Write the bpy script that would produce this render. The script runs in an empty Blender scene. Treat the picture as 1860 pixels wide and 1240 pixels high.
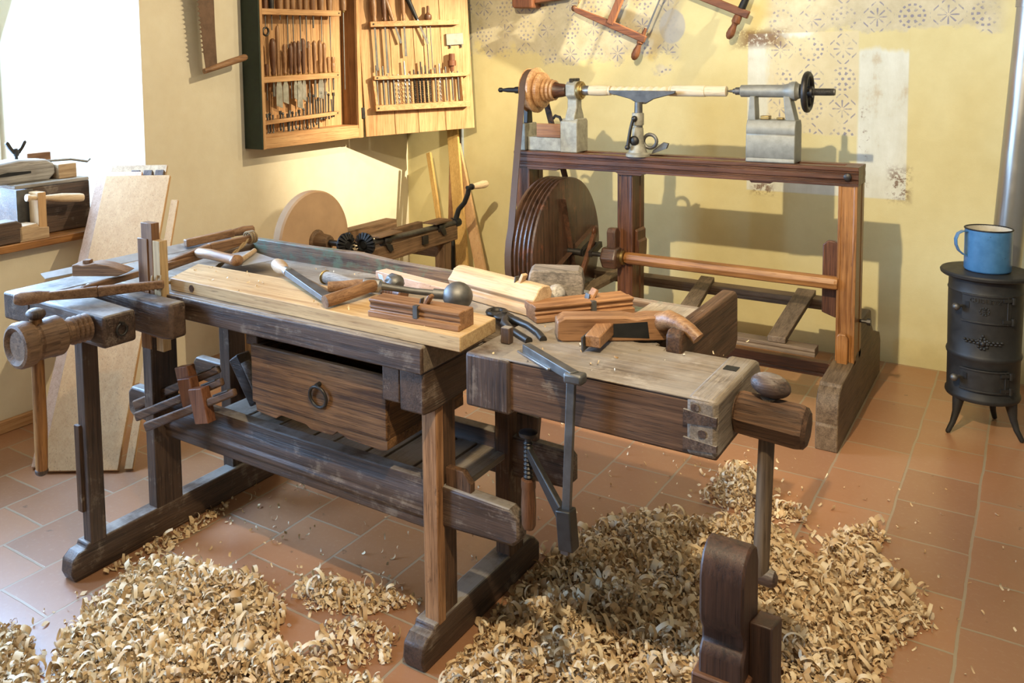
import bpy, math, random
import numpy as np
from mathutils import Vector, Matrix
PI=math.pi; V=Vector
random.seed(7)
scn=bpy.context.scene; COL=scn.collection

# ------------------------------------------------------------------ mesh builder
class MB:
    def __init__(s): s.v=[]; s.f=[]; s.sm=[]
    def _add(s,vs,fs,smooth=False):
        b=len(s.v); s.v+= [tuple(p) for p in vs]
        for f in fs: s.f.append(tuple(i+b for i in f)); s.sm.append(smooth)
        return s
    def box(s,x0,x1,y0,y1,z0,z1):
        vs=[(x0,y0,z0),(x1,y0,z0),(x1,y1,z0),(x0,y1,z0),(x0,y0,z1),(x1,y0,z1),(x1,y1,z1),(x0,y1,z1)]
        return s._add(vs,[(3,2,1,0),(4,5,6,7),(0,1,5,4),(1,2,6,5),(2,3,7,6),(3,0,4,7)])
    def hexa(s,bot,top):
        return s._add(list(bot)+list(top),[(3,2,1,0),(4,5,6,7),(0,1,5,4),(1,2,6,5),(2,3,7,6),(3,0,4,7)])
    def beam(s,p0,p1,w,h,up=(0,0,1),w1=None,h1=None):
        p0=V(p0);p1=V(p1);d=(p1-p0).normalized();u=V(up)
        r=d.cross(u).normalized();u=r.cross(d)
        w1=w if w1 is None else w1; h1=h if h1 is None else h1
        q=lambda p,w,h:[p-r*w/2-u*h/2,p+r*w/2-u*h/2,p+r*w/2+u*h/2,p-r*w/2+u*h/2]
        vs=q(p0,w,h)+q(p1,w1,h1)
        return s._add(vs,[(0,1,2,3),(7,6,5,4),(4,5,1,0),(5,6,2,1),(6,7,3,2),(7,4,0,3)])
    def rev(s,p,axis,prof,n=20,cap=True,flat=False):
        p=V(p);a=V(axis).normalized()
        t=V((0,0,1)) if abs(a.z)<.9 else V((1,0,0))
        r=a.cross(t).normalized();u=r.cross(a)
        vs=[];fs=[]
        for (t,rad) in prof:
            for k in range(n):
                an=2*PI*k/n; vs.append(p+a*t+(r*math.cos(an)+u*math.sin(an))*rad)
        m=len(prof)
        for i in range(m-1):
            for k in range(n):
                k2=(k+1)%n; fs.append((i*n+k,i*n+k2,(i+1)*n+k2,(i+1)*n+k))
        # sharp profile handled by splitting: smooth unless flat
        s._add(vs,fs,not flat)
        if cap:
            b=len(s.v)-len(vs)
            s.f.append(tuple(b+k for k in range(n-1,-1,-1))); s.sm.append(False)
            s.f.append(tuple(b+(m-1)*n+k for k in range(n))); s.sm.append(False)
        return s
    def cyl(s,p0,p1,r0,r1=None,n=16,flat=False):
        p0=V(p0);p1=V(p1)
        return s.rev(p0,p1-p0,[(0,r0),((p1-p0).length,r0 if r1 is None else r1)],n,True,flat)
    def tube(s,pts,r,n=10,cap=True,closed=False):
        pts=[V(p) for p in pts]; m=len(pts); vs=[];fs=[]
        rs=r if isinstance(r,(list,tuple)) else [r]*m
        ref=None
        for i,p in enumerate(pts):
            if closed: d=pts[(i+1)%m]-pts[i-1]
            else: d=pts[min(i+1,m-1)]-pts[max(i-1,0)]
            d.normalize()
            if ref is None:
                ref=V((0,0,1)) if abs(d.z)<.9 else V((1,0,0))
            a=d.cross(ref).normalized(); b=a.cross(d); ref=b
            for k in range(n):
                an=2*PI*k/n; vs.append(p+(a*math.cos(an)+b*math.sin(an))*rs[i])
        mm=m if closed else m-1
        for i in range(mm):
            j=(i+1)%m
            for k in range(n):
                k2=(k+1)%n; fs.append((i*n+k,i*n+k2,j*n+k2,j*n+k))
        s._add(vs,fs,True)
        if cap and not closed:
            b=len(s.v)-len(vs)
            s.f.append(tuple(b+k for k in range(n-1,-1,-1))); s.sm.append(False)
            s.f.append(tuple(b+(m-1)*n+k for k in range(n))); s.sm.append(False)
        return s
    def ribbon(s,pts,nrm,w,t):
        """flat band following pts; nrm = width direction"""
        pts=[V(p) for p in pts];m=len(pts);w_=V(nrm).normalized();vs=[];fs=[]
        for i,p in enumerate(pts):
            d=(pts[min(i+1,m-1)]-pts[max(i-1,0)]).normalized(); o=d.cross(w_).normalized()
            vs+=[p-w_*w/2-o*t/2,p+w_*w/2-o*t/2,p+w_*w/2+o*t/2,p-w_*w/2+o*t/2]
        for i in range(m-1):
            for k in range(4):
                k2=(k+1)%4; fs.append((i*4+k,i*4+k2,(i+1)*4+k2,(i+1)*4+k))
        fs+= [(3,2,1,0),((m-1)*4,(m-1)*4+1,(m-1)*4+2,(m-1)*4+3)]
        return s._add(vs,fs)
    def prism(s,poly,o,u,v,d,smooth=False):
        """polygon (a,b) -> o+u*a+v*b, extruded along vector d"""
        o=V(o);u=V(u);v=V(v);d=V(d);n=len(poly)
        vs=[o+u*a+v*b for a,b in poly]; vs+=[p+d for p in vs]
        fs=[(i,(i+1)%n,(i+1)%n+n,i+n) for i in range(n)]
        s._add(vs,fs,smooth)
        b=len(s.v)-2*n
        s.f.append(tuple(b+i for i in range(n-1,-1,-1)));s.sm.append(False)
        s.f.append(tuple(b+n+i for i in range(n)));s.sm.append(False)
        return s
    def ell(s,c,r,n=20,m=12,rot=None):
        c=V(c);vs=[];fs=[]
        for i in range(m+1):
            th=PI*i/m
            for k in range(n):
                ph=2*PI*k/n
                p=V((r[0]*math.sin(th)*math.cos(ph),r[1]*math.sin(th)*math.sin(ph),r[2]*math.cos(th)))
                if rot is not None: p=rot@p
                vs.append(c+p)
        for i in range(m):
            for k in range(n):
                k2=(k+1)%n; fs.append((i*n+k,(i+1)*n+k,(i+1)*n+k2,i*n+k2))
        return s._add(vs,fs,True)
    def torus(s,c,nrm,R,r,n=28,m=10):
        a=V(nrm).normalized();t=V((0,0,1)) if abs(a.z)<.9 else V((1,0,0))
        x=a.cross(t).normalized();y=x.cross(a);c=V(c)
        pts=[c+(x*math.cos(2*PI*k/n)+y*math.sin(2*PI*k/n))*R for k in range(n)]
        return s.tube(pts,r,m,False,True)
    def xf(s,M):
        s.v=[tuple(M@V(p)) for p in s.v]; return s

ROOT={}      # part -> world location of its thing
LOC={}
def tag(o,label,cat,group=None,kind=None):
    if kind: o['kind']=kind
    if label: o['label']=label
    if cat: o['category']=cat
    if group: o['group']=group
    return o
def mkmesh(name,mb,mat):
    me=bpy.data.meshes.new(name); me.from_pydata(mb.v,[],mb.f)
    me.polygons.foreach_set('use_smooth',mb.sm)
    me.materials.append(mat)
    import bmesh
    bm=bmesh.new(); bm.from_mesh(me)
    bmesh.ops.remove_doubles(bm,verts=bm.verts,dist=1e-6)
    bmesh.ops.recalc_face_normals(bm,faces=bm.faces); bm.to_mesh(me); bm.free()
    me.set_sharp_from_angle(angle=math.radians(38))
    me.update(); return me
def _bev(o,bev,seg=2):
    if bev:
        m=o.modifiers.new('edge','BEVEL'); m.width=bev; m.segments=seg; m.limit_method='ANGLE'; m.angle_limit=math.radians(45)
def thing(name,label,cat,loc,rotz=0,group=None):
    o=bpy.data.objects.new(name,None); COL.objects.link(o); o.empty_display_size=.05
    o.location=loc; o.rotation_euler=(0,0,rotz); LOC[o]=V(loc) if not rotz else None
    return tag(o,label,cat,group)
def part(name,mb,mat,parent,bev=0,label=None,local=False):
    """child mesh; mb in world coordinates unless local"""
    L=V((0,0,0)) if local else LOC[parent]
    if not local: mb.v=[(p[0]-L.x,p[1]-L.y,p[2]-L.z) for p in mb.v]
    o=bpy.data.objects.new(name,mkmesh(name,mb,mat)); COL.objects.link(o); o.parent=parent
    LOC[o]=LOC[parent]; _bev(o,bev)
    if label: o['label']=label
    return o
def solo(name,mb,mat,label=None,cat=None,bev=0,group=None,kind=None):
    a=np.array(mb.v); L=V((float((a[:,0].min()+a[:,0].max())/2),float((a[:,1].min()+a[:,1].max())/2),float(a[:,2].min())))
    mb.v=[(p[0]-L.x,p[1]-L.y,p[2]-L.z) for p in mb.v]
    o=bpy.data.objects.new(name,mkmesh(name,mb,mat)); COL.objects.link(o); o.location=L; LOC[o]=L
    _bev(o,bev); return tag(o,label,cat,group,kind)
def copy_tree(o,parent=None):
    c=o.copy(); COL.objects.link(c)
    if parent: c.parent=parent
    for ch in list(o.children): copy_tree(ch,c)
    return c

# ------------------------------------------------------------------ materials
class S:
    """tiny expression wrapper round a node socket"""
    def __init__(s,nt,k): s.nt=nt;s.k=k
    def _m(s,op,*o):
        n=s.nt.nodes.new('ShaderNodeMath'); n.operation=op
        for i,x in enumerate((s,)+o):
            if isinstance(x,S): s.nt.links.new(x.k,n.inputs[i])
            else: n.inputs[i].default_value=x
        return S(s.nt,n.outputs[0])
    def __add__(s,o): return s._m('ADD',o)
    def __sub__(s,o): return s._m('SUBTRACT',o)
    def __mul__(s,o): return s._m('MULTIPLY',o)
    def __truediv__(s,o): return s._m('DIVIDE',o)
    def gt(s,o): return s._m('GREATER_THAN',o)
    def lt(s,o): return s._m('LESS_THAN',o)
    def max(s,o): return s._m('MAXIMUM',o)
    def min(s,o): return s._m('MINIMUM',o)
    def abs(s): return s._m('ABSOLUTE')
    def sin(s): return s._m('SINE')
    def cos(s): return s._m('COSINE')
    def floor(s): return s._m('FLOOR')
    def fract(s): return s._m('FRACT')
    def mod(s,o): return s._m('FLOORED_MODULO',o)
    def sqrt(s): return s._m('SQRT')
    def atan2(s,o): return s._m('ARCTAN2',o)
    def inv(s): return s*-1.0+1.0
    def ss(s,a,b):
        n=s.nt.nodes.new('ShaderNodeMapRange'); n.interpolation_type='SMOOTHSTEP'
        s.nt.links.new(s.k,n.inputs[0]); n.inputs[1].default_value=a; n.inputs[2].default_value=b
        return S(s.nt,n.outputs[0])
class M:
    def __init__(s,name,rough=.6,metal=0,spec=.5):
        s.m=bpy.data.materials.new(name); s.m.use_nodes=True; s.nt=s.m.node_tree
        s.b=s.nt.nodes['Principled BSDF']; s.b.inputs['Roughness'].default_value=rough; s.b.inputs['Metallic'].default_value=metal
        s.b.inputs['Specular IOR Level'].default_value=spec
        s.tc=s.nt.nodes.new('ShaderNodeTexCoord')
    def coord(s,kind='Object',scale=(1,1,1),rnd=True,loc=(0,0,0),rot=(0,0,0)):
        mp=s.nt.nodes.new('ShaderNodeMapping'); mp.inputs['Scale'].default_value=scale; mp.inputs['Location'].default_value=loc; mp.inputs['Rotation'].default_value=rot
        src=s.tc.outputs[kind]
        if rnd:
            oi=s.nt.nodes.new('ShaderNodeObjectInfo'); vm=s.nt.nodes.new('ShaderNodeVectorMath'); vm.operation='MULTIPLY_ADD'
            cx=s.nt.nodes.new('ShaderNodeCombineXYZ')
            for i in range(3): s.nt.links.new(oi.outputs['Random'],cx.inputs[i])
            s.nt.links.new(cx.outputs[0],vm.inputs[0]); vm.inputs[1].default_value=(7.3,13.1,5.7); s.nt.links.new(src,vm.inputs[2]); src=vm.outputs[0]
        s.nt.links.new(src,mp.inputs['Vector']); return mp.outputs[0]
    def sep(s,vec):
        n=s.nt.nodes.new('ShaderNodeSeparateXYZ'); s.nt.links.new(vec,n.inputs[0]); return [S(s.nt,o) for o in n.outputs]
    def noise(s,vec,scale,detail=4,rough=.55,dist=0):
        n=s.nt.nodes.new('ShaderNodeTexNoise'); n.inputs['Scale'].default_value=scale; n.inputs['Detail'].default_value=detail
        n.inputs['Roughness'].default_value=rough; n.inputs['Distortion'].default_value=dist
        s.nt.links.new(vec,n.inputs['Vector']); return S(s.nt,n.outputs[0])
    def ramp(s,fac,stops):
        n=s.nt.nodes.new('ShaderNodeValToRGB'); e=n.color_ramp.elements
        while len(e)<len(stops): e.new(.5)
        for i,(p,c) in enumerate(stops): e[i].position=p; e[i].color=(*c,1)
        s.nt.links.new(fac.k,n.inputs[0]); return n.outputs[0]
    def mix(s,fac,a,b,mode='MIX'):
        n=s.nt.nodes.new('ShaderNodeMix'); n.data_type='RGBA'; n.blend_type=mode
        for i,x in ((0,fac),(6,a),(7,b)):
            if isinstance(x,S): s.nt.links.new(x.k,n.inputs[i])
            elif isinstance(x,(int,float)): n.inputs[i].default_value=x
            elif isinstance(x,tuple): n.inputs[i].default_value=(*x,1)
            else: s.nt.links.new(x,n.inputs[i])
        return n.outputs[2]
    def col(s,c):
        if isinstance(c,tuple): s.b.inputs['Base Color'].default_value=(*c,1)
        else: s.nt.links.new(c,s.b.inputs['Base Color'])
    def bump(s,h,strength=.3,dist=.01):
        n=s.nt.nodes.new('ShaderNodeBump'); n.inputs['Strength'].default_value=strength; n.inputs['Distance'].default_value=dist
        s.nt.links.new(h.k,n.inputs['Height']); s.nt.links.new(n.outputs[0],s.b.inputs['Normal'])
    def rough(s,r):
        s.nt.links.new(r.k,s.b.inputs['Roughness'])
_W={}
def wood(key,dark,light,axis=0,rough=.55,sc=1.0,wear=None,worn=.0,bump=.25,spec=.35,dust=0):
    k=(key,axis)
    if k in _W: return _W[k]
    m=M('wood_%s_%s'%(key,'xyz'[axis]),rough,0,spec)
    s=[42*sc]*3; s[axis]=2.0*sc
    v=m.coord(scale=tuple(s)); g=m.noise(v,1,6,.6,.6)
    s2=[210*sc]*3; s2[axis]=6*sc
    fine=m.noise(m.coord(scale=tuple(s2)),1,4,.6)
    big=m.noise(m.coord(scale=(4,4,4)),1,3)
    f=g*.62+fine*.52+big*.35-.245
    s3=[420*sc]*3; s3[axis]=16*sc
    pore=m.noise(m.coord(scale=tuple(s3)),1,2,.5).ss(.60,.70)
    c=m.ramp(f,[(.36,dark),(.5,tuple((a+b)/2 for a,b in zip(dark,light))),(.66,light)])
    if wear:
        w=m.noise(m.coord(scale=(9,9,9)),1,6,.7); c=m.mix((w+fine*.3).ss(.72-worn,.86-worn),c,wear)
    c=m.mix(pore*.6,c,tuple(x*.45 for x in dark))
    if dust:   # settled dust on the upward faces of old bench timber
        gn=m.nt.nodes.new('ShaderNodeNewGeometry'); nz=m.sep(gn.outputs['True Normal'])[2]
        dn_=m.noise(m.coord(scale=(7,7,7)),1,5,.65); c=m.mix(nz.ss(.75,.95)*dn_.ss(.30,.62)*dust,c,(.40,.37,.33))
    m.col(c); m.rough((g*.35)+(rough-.16))
    if bump: m.bump(g*.5+fine*.5-pore*.3,bump*1.3,.004)
    _W[k]=m.m; return m.m
def woodset(*a,**k): return [wood(*a,axis=i,**k) for i in range(3)]
def metal(name,c,rough=.4,metal=1,var=.35,spec=.5,sc=30):
    m=M(name,rough,metal,spec); n=m.noise(m.coord(scale=(sc,)*3),1,5,.6)
    c2=tuple(x*(1-var) for x in c); m.col(m.ramp(n,[(.3,c2),(.65,c)])); m.rough(n*.3+(rough-.12)); m.bump(n,.12,.002); return m.m
def plain(name,c,rough=.6,var=.15,sc=20,spec=.4):
    return metal(name,c,rough,0,var,spec,sc)

BD=woodset('bench_dark',(.026,.014,.009),(.115,.066,.040),wear=(.20,.15,.11),worn=.02,rough=.5,bump=.4,spec=.6,dust=.65)
BT=woodset('bench_dusty',(.11,.08,.055),(.29,.225,.155),wear=(.36,.30,.23),worn=.02,rough=.55,bump=.4,spec=.6,dust=.45)
RAIL=wood('tray_rail',(.05,.028,.018),(.22,.14,.085),0,wear=(.10,.13,.085),worn=.10,rough=.6,bump=.4,dust=.3)
BO=woodset('bench_orange',(.16,.068,.026),(.50,.26,.12),wear=(.06,.03,.018),worn=-.02,rough=.6,bump=.4)
BR=woodset('bench_brown',(.040,.020,.011),(.165,.085,.043),wear=(.24,.17,.11),worn=-.03,rough=.55,bump=.4)
DR=woodset('drawer',(.05,.022,.009),(.29,.145,.058),wear=(.28,.18,.1),worn=-.02,rough=.55,bump=.5)
LR=woodset('lathe_red',(.035,.012,.006),(.16,.062,.026),rough=.38,spec=.5,bump=.2)
LO=woodset('lathe_orange',(.16,.06,.015),(.42,.19,.055),rough=.4,spec=.5,bump=.2)
LG=woodset('lathe_grey',(.07,.045,.026),(.2,.14,.085),rough=.6)
WH=woodset('wheel_wood',(.025,.014,.009),(.12,.06,.035),wear=(.16,.06,.03),worn=.0,rough=.35,spec=.6)
FR=woodset('fresh_board',(.42,.25,.11),(.68,.48,.25),rough=.6,bump=.15,sc=.8)
FP=woodset('fresh_plank',(.50,.295,.135),(.60,.385,.20),rough=.6,bump=.08,sc=.6)
PL=woodset('plane_wood',(.14,.06,.025),(.38,.2,.095),rough=.45,bump=.12)
PP=woodset('pale_plane',(.34,.22,.12),(.58,.42,.26),rough=.55,bump=.12)
PK=woodset('pink_beech',(.5,.32,.22),(.66,.47,.36),rough=.55,bump=.08)
SW=woodset('saw_wood',(.13,.06,.028),(.36,.2,.1),rough=.5)
SR=woodset('saw_red',(.10,.035,.015),(.25,.1,.045),rough=.5)
HD=woodset('tool_handle',(.16,.07,.03),(.42,.23,.1),rough=.4,sc=1.6,spec=.5)
HDD=woodset('tool_handle_dark',(.06,.022,.01),(.2,.09,.04),rough=.4,sc=1.6,spec=.5)
HL=woodset('pale_handle',(.55,.38,.22),(.75,.58,.38),rough=.45,sc=1.6)
CB=woodset('cabinet_pine',(.38,.19,.075),(.62,.38,.185),rough=.55,sc=.7,bump=.12)
CBD=woodset('cabinet_brown',(.13,.06,.022),(.30,.155,.065),rough=.6,sc=.7,bump=.12)
GR=woodset('grinder_wood',(.08,.045,.022),(.25,.15,.08),rough=.65)
GY=woodset('grey_wood',(.20,.18,.16),(.48,.45,.41),rough=.75)
GYD=woodset('dark_grey_wood',(.07,.06,.05),(.24,.20,.165),rough=.7)
POST=woodset('post_dark',(.018,.009,.006),(.075,.033,.018),rough=.45,spec=.45,bump=.15)
IRON=metal('iron_dark',(.07,.065,.06),.45,.8)
IRONB=metal('iron_black',(.03,.03,.03),.5,.6)
STEEL=metal('steel_worn',(.45,.45,.45),.32,.9)
PULLEY=wood('pulley_wood',(.34,.16,.06),(.68,.42,.21),0,rough=.4,spec=.5,bump=.1)
STEELD=metal('steel_dull',(.18,.175,.165),.5,.85)
CASTG=metal('cast_grey',(.30,.30,.26),.5,.35,var=.3)
CASTL=metal('cast_pale',(.42,.40,.32),.55,.2,var=.45)
BLADE=metal('blade_steel',(.56,.57,.60),.42,.55,var=.2)
BRASS=metal('brass_old',(.42,.30,.12),.4,.9)
STOVE=metal('stove_iron',(.032,.031,.029),.5,.35,var=.3,spec=.5)
PIPE=metal('pipe_zinc',(.40,.39,.36),.32,.85,var=.12,sc=6)
CONDUIT=plain('conduit_grey',(.28,.32,.34),.45)
BLUE=None
# ------------------------------------------------------------------ room materials
def plaster(name,c1,c2,sc=1.0):
    m=M(name,.85,0,.2); v=m.coord(rnd=False)
    a=m.noise(v,1.6*sc,6,.62); b=m.noise(v,14*sc,4,.6); f=m.noise(v,160,3,.6)
    m.col(m.ramp(a*.7+b*.3,[(.3,c1),(.7,c2)])); m.bump(b*.5+f*.35,.18,.006); return m
W_LEFT=plaster('plaster_cream',(.66,.58,.42),(.76,.70,.54)).m
W_PLAIN=plaster('plaster_plain',(.42,.36,.25),(.52,.45,.32)).m
def backwall():
    m=M('plaster_yellow_stencil',.85,0,.2); v=m.coord(rnd=False)
    X,Y,Z=m.sep(v)
    a=m.noise(v,1.7,6,.62); b=m.noise(v,12,4,.6); f=m.noise(v,150,3,.6); e=m.noise(v,5.5,6,.65)
    base=m.ramp(a*.7+b*.3,[(.3,(.63,.55,.28)),(.7,(.75,.68,.38))])
    # scraped bare band up the wall where old stencil paint shows
    edge=(e*.55+a*.5)-.53
    top=((Z+edge*.75)-(X+2.0).abs().ss(.2,1.0)*-.0)
    cut=top.ss(1.69,1.75)
    left=(X*-1.0).ss(1.72,1.80)*(Z+edge*.9).ss(1.60,1.66)
    right=(X*1.0).ss(-1.30,-1.22)*X.ss(-.12,-.22)*(Z+edge*.35).ss(1.70,1.73)
    # old window outline: rectangle with a lime-washed rim
    inx=X.ss(-1.362,-1.352)*X.ss(-.556,-.566); inz=Z.ss(.855,.865)*Z.ss(1.735,1.725)
    rect=inx*inz
    w1=m.noise(m.coord(rnd=False,scale=(3,3,.8)),4,5,.65)
    rimr=X.ss(-.80,-.785)*rect*(Z+w1*.1).ss(1.70,1.66)
    riml=(X+w1*.18).ss(-1.15,-1.19)*rect
    rimb=(Z+w1*.12).ss(1.02,.99)*rect
    rimt=(Z+w1*.10).ss(1.75,1.775)*X.ss(-1.0,-1.05)*rect
    rim=rimr.max(riml).max(rimb).max(rimt)
    panel=rect*X.ss(-.79,-.80)*(Z+e*.08).ss(1.22,1.235)
    bare=left.max(right).max(panel)
    blotch=m.noise(v,9,5,.65)
    # stencil pattern
    s=.158
    u=(X/s); w=(Z+.02)/s
    cu=u.fract()-.5; cw=w.fract()-.5
    par=(u.floor()+w.floor()).mod(2.0)
    r=(cu*cu+cw*cw).sqrt(); th=cw.atan2(cu)
    ring=(r-.36).abs().lt(.035)*(th*14.0).cos().gt(.0)
    ring2=(r-.20).abs().lt(.05)*(th*6.0).cos().gt(.35)
    med=ring.max(ring2).max(r.lt(.05))
    star=r.lt(.30)*r.gt(.05)*(th*8.0).cos().gt((r*2.2+.1))
    dia=((cu.abs()+cw.abs())-.56).abs().lt(.03)*((cu*14.0).sin().abs().gt(.55))
    pat=(med*par).max((star.max(dia))*par.inv())
    worn=m.noise(v,11,4,.7).ss(.38,.58)
    patm=pat*bare*worn*(rim.inv())
    col=m.mix((left.max(right))*.85,base,m.ramp(blotch,[(.3,(.46,.41,.28)),(.7,(.66,.61,.46))]))
    col=m.mix(panel*.8,col,m.ramp(blotch,[(.3,(.64,.56,.36)),(.7,(.74,.67,.47))]))
    col=m.mix(patm*.75,col,(.19,.19,.30))
    rc=m.ramp(w1*.6+blotch*.4,[(.3,(.52,.42,.28)),(.42,(.66,.68,.60)),(.7,(.82,.86,.80))])
    col=m.mix(rim*.9,col,rc)
    # rusty brown loss of plaster at the corners
    n2=m.noise(v,30,6,.75)
    c1=((X+1.29).abs()*(1/.16)).max((Z-1.705).abs()*(1/.06)).ss(1.2,.3)*n2.ss(.38,.50)
    c2=((X+.59).abs()*(1/.06)).max((Z-.94).abs()*(1/.1)).ss(1.2,.3)*n2.ss(.46,.56)
    c3=((X+1.27).abs()*(1/.07)).max((Z-.88).abs()*(1/.05)).ss(1.2,.3)*n2.ss(.44,.56)
    c4=((X+.76).abs()*(1/.03)).max((Z-1.1).abs()*(1/.4)).ss(1.2,.2)*n2.ss(.55,.66)
    col=m.mix(c1.max(c2).max(c3).max(c4)*.85,col,(.16,.075,.035))
    # pale repair with rounded outline, and speck marks
    pr=(((X+1.79)*1.1).max((X+1.79)*-1.1)).max((Z-1.775).abs()*.75)
    pr=((X+1.79)*(X+1.79)*1.0+(Z-1.79)*(Z-1.79)*.6).sqrt()+e*.03
    col=m.mix(pr.ss(.098,.088)*.85,col,(.44,.44,.42))
    spk=m.noise(v,38,2,.5).ss(.76,.79)
    col=m.mix(spk*rim*.9,col,(.07,.05,.035))
    # dirt near the floor
    col=m.mix((Z+e*.25).ss(.32,.10)*.4,col,(.34,.30,.16))
    m.col(col); m.bump(b*.5+f*.35+rect*.5+bare*-.25,.25,.006)
    return m.m
W_BACK=backwall()
def floor_mat():
    m=M('terracotta_tiles',.5,0,.5)
    v=m.coord(rnd=False); X,Y,Z=m.sep(v)
    n=m.noise(v,5,4,.6); n0=m.noise(v,1.1,5,.6); nf=m.noise(v,60,5,.65)
    cx=m.nt.nodes.new('ShaderNodeCombineXYZ')
    m.nt.links.new((Y-2.874+5.6+n*.012).k,cx.inputs[0]); m.nt.links.new((X+.138+4.9+n*.012).k,cx.inputs[1])
    br=m.nt.nodes.new('ShaderNodeTexBrick'); m.nt.links.new(cx.outputs[0],br.inputs['Vector'])
    br.inputs['Scale'].default_value=1; br.inputs['Brick Width'].default_value=.28; br.inputs['Row Height'].default_value=.245
    br.inputs['Mortar Size'].default_value=.005; br.inputs['Mortar Smooth'].default_value=.35; br.offset=.5; br.offset_frequency=2
    br.inputs['Color1'].default_value=(.40,.19,.09,1); br.inputs['Color2'].default_value=(.27,.125,.06,1); br.inputs['Mortar'].default_value=(.33,.26,.17,1)
    c=m.mix(n0.ss(.35,.7)*.35,br.outputs['Color'],(.40,.22,.13))
    c=m.mix(nf.ss(.5,.8)*.25,c,(.5,.34,.22))
    c=m.mix(m.noise(v,22,3,.5).ss(.70,.76)*.6,c,(.10,.055,.03))
    m.b.inputs['Coat Weight'].default_value=.55; m.b.inputs['Coat Roughness'].default_value=.24
    m.col(c); m.rough(n*.25+.27)
    m.bump(S(m.nt,br.outputs['Fac'])*-1.0+nf*.15,.35,.004); return m.m
FLOOR=floor_mat()
CEIL=plain('ceiling_beams',(.36,.31,.24),.9)
# ------------------------------------------------------------------ room shell
def shell(name,mb,mat,bev=0): return solo(name,mb,mat,kind='structure',bev=bev)
XL=-3.74; YB=4.98
shell('floor',MB().box(-4.6,1.7,-2.4,5.2,-.1,0),FLOOR)
bw=shell('wall_back',MB().box(-4.6,1.9,YB,YB+.2,0,3.4),W_BACK)
# keep the wall's object coordinates equal to the room's (x from the room origin, z from the floor)
def recenter(o):
    L=o.location.copy(); o.data.transform(Matrix.Translation(L)); o.location=(0,0,0)
recenter(bw); recenter(bpy.data.objects['floor'])
wl=MB()
Z3=3.4
wl.prism([(XL,2.762),(XL,YB),(-4.5,YB),(-4.5,2.40)],(0,0,0),(1,0,0),(0,1,0),(0,0,Z3))
wl.prism([(XL,.95),(XL,2.762),(-4.5,2.40),(-4.5,1.25)],(0,0,0),(1,0,0),(0,1,0),(0,0,.80))
wl.prism([(XL,.95),(XL,2.762),(-4.5,2.40),(-4.5,1.25)],(0,0,2.35),(1,0,0),(0,1,0),(0,0,Z3-2.35))
wl.prism([(XL,.40),(XL,.95),(-4.5,1.25),(-4.5,.25)],(0,0,0),(1,0,0),(0,1,0),(0,0,Z3))
wl.prism([(XL,-1.0),(XL,.40),(-4.5,.25),(-4.5,-.85)],(0,0,0),(1,0,0),(0,1,0),(0,0,.85))
wl.prism([(XL,-1.0),(XL,.40),(-4.5,.25),(-4.5,-.85)],(0,0,2.35),(1,0,0),(0,1,0),(0,0,Z3-2.35))
wl.prism([(XL,-2.4),(XL,-1.0),(-4.5,-.85),(-4.5,-2.4)],(0,0,0),(1,0,0),(0,1,0),(0,0,Z3))
w=shell('wall_left',wl,W_LEFT); recenter(w)
shell('wall_right',MB().box(1.7,1.9,-2.4,YB,0,Z3),W_PLAIN)
shell('wall_front',MB().box(-4.6,1.9,-2.6,-2.4,0,Z3),W_PLAIN)
shell('ceiling',MB().box(-4.6,1.9,-2.6,5.2,Z3,Z3+.1),CEIL)
shell('baseboard_left',MB().box(XL,XL+.022,-2.4,2.6,0,.055),CB[1],.004)
shell('trim_1',MB().prism([(XL+.05,.94),(XL+.05,2.74),(-4.45,2.40),(-4.45,1.26)],(0,0,.80),(1,0,0),(0,1,0),(0,0,.035)),LO[1],.004)
for i,(ya,yb,z0) in enumerate(((1.25,2.40,.835),(-.85,.25,.85))):
    f=MB()
    f.box(-4.5,-4.44,ya,ya+.06,z0,2.35).box(-4.5,-4.44,yb-.06,yb,z0,2.35).box(-4.5,-4.44,ya,yb,z0,z0+.06).box(-4.5,-4.44,ya,yb,2.29,2.35)
    f.box(-4.49,-4.45,(ya+yb)/2-.03,(ya+yb)/2+.03,z0,2.35).box(-4.49,-4.45,ya,yb,1.75,1.80)
    shell('window_%d'%(i+1),f,plain('window_paint_%d'%i,(.6,.58,.5),.5))
# ------------------------------------------------------------------ the joiner's bench
B=thing('workbench','old dark wooden joiner\'s workbench with two screw vises and a hanging drawer','workbench',(-1.85,1.95,0))
# top: slab, with a step for the tail vise
m=MB().prism([(-2.60,1.74),(-1.27,1.74),(-1.275,2.035),(-.83,2.035),(-.83,2.20),(-2.60,2.20)],(0,0,.812),(1,0,0),(0,1,0),(0,0,.073))
slab=part('top_slab',m,BT[0],B,.006)
part('slab_front_edge',MB().box(-2.44,-1.268,1.728,1.742,.813,.882),BD[0],B,.004)
part('tray_bottom',MB().box(-2.60,-.83,2.20,2.42,.812,.838),BT[0],B,.002)
m=MB().prism([(-2.62,.80),(-.77,.80),(-.77,.884),(-1.0,.886),(-1.5,.884),(-1.9,.893),(-2.05,.905),(-2.3,.902),(-2.62,.905)],(0,2.42,0),(1,0,0),(0,0,1),(0,.032,0))
part('tray_back_rail',m,RAIL,B,.005,label='worn brown rail with green paint stains')
part('cross_piece',MB().box(-.93,-.775,2.04,2.42,.79,.888),BT[1],B,.006)
m=MB().prism([(2.0,.80),(2.0,.935),(2.015,.945),(2.45,.945),(2.47,.93),(2.475,.80),(2.45,.775),(2.02,.785)],(-.733,0,0),(0,1,0),(0,0,1),(.04,0,0))
part('end_cap',m,BR[1],B,.006)
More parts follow.
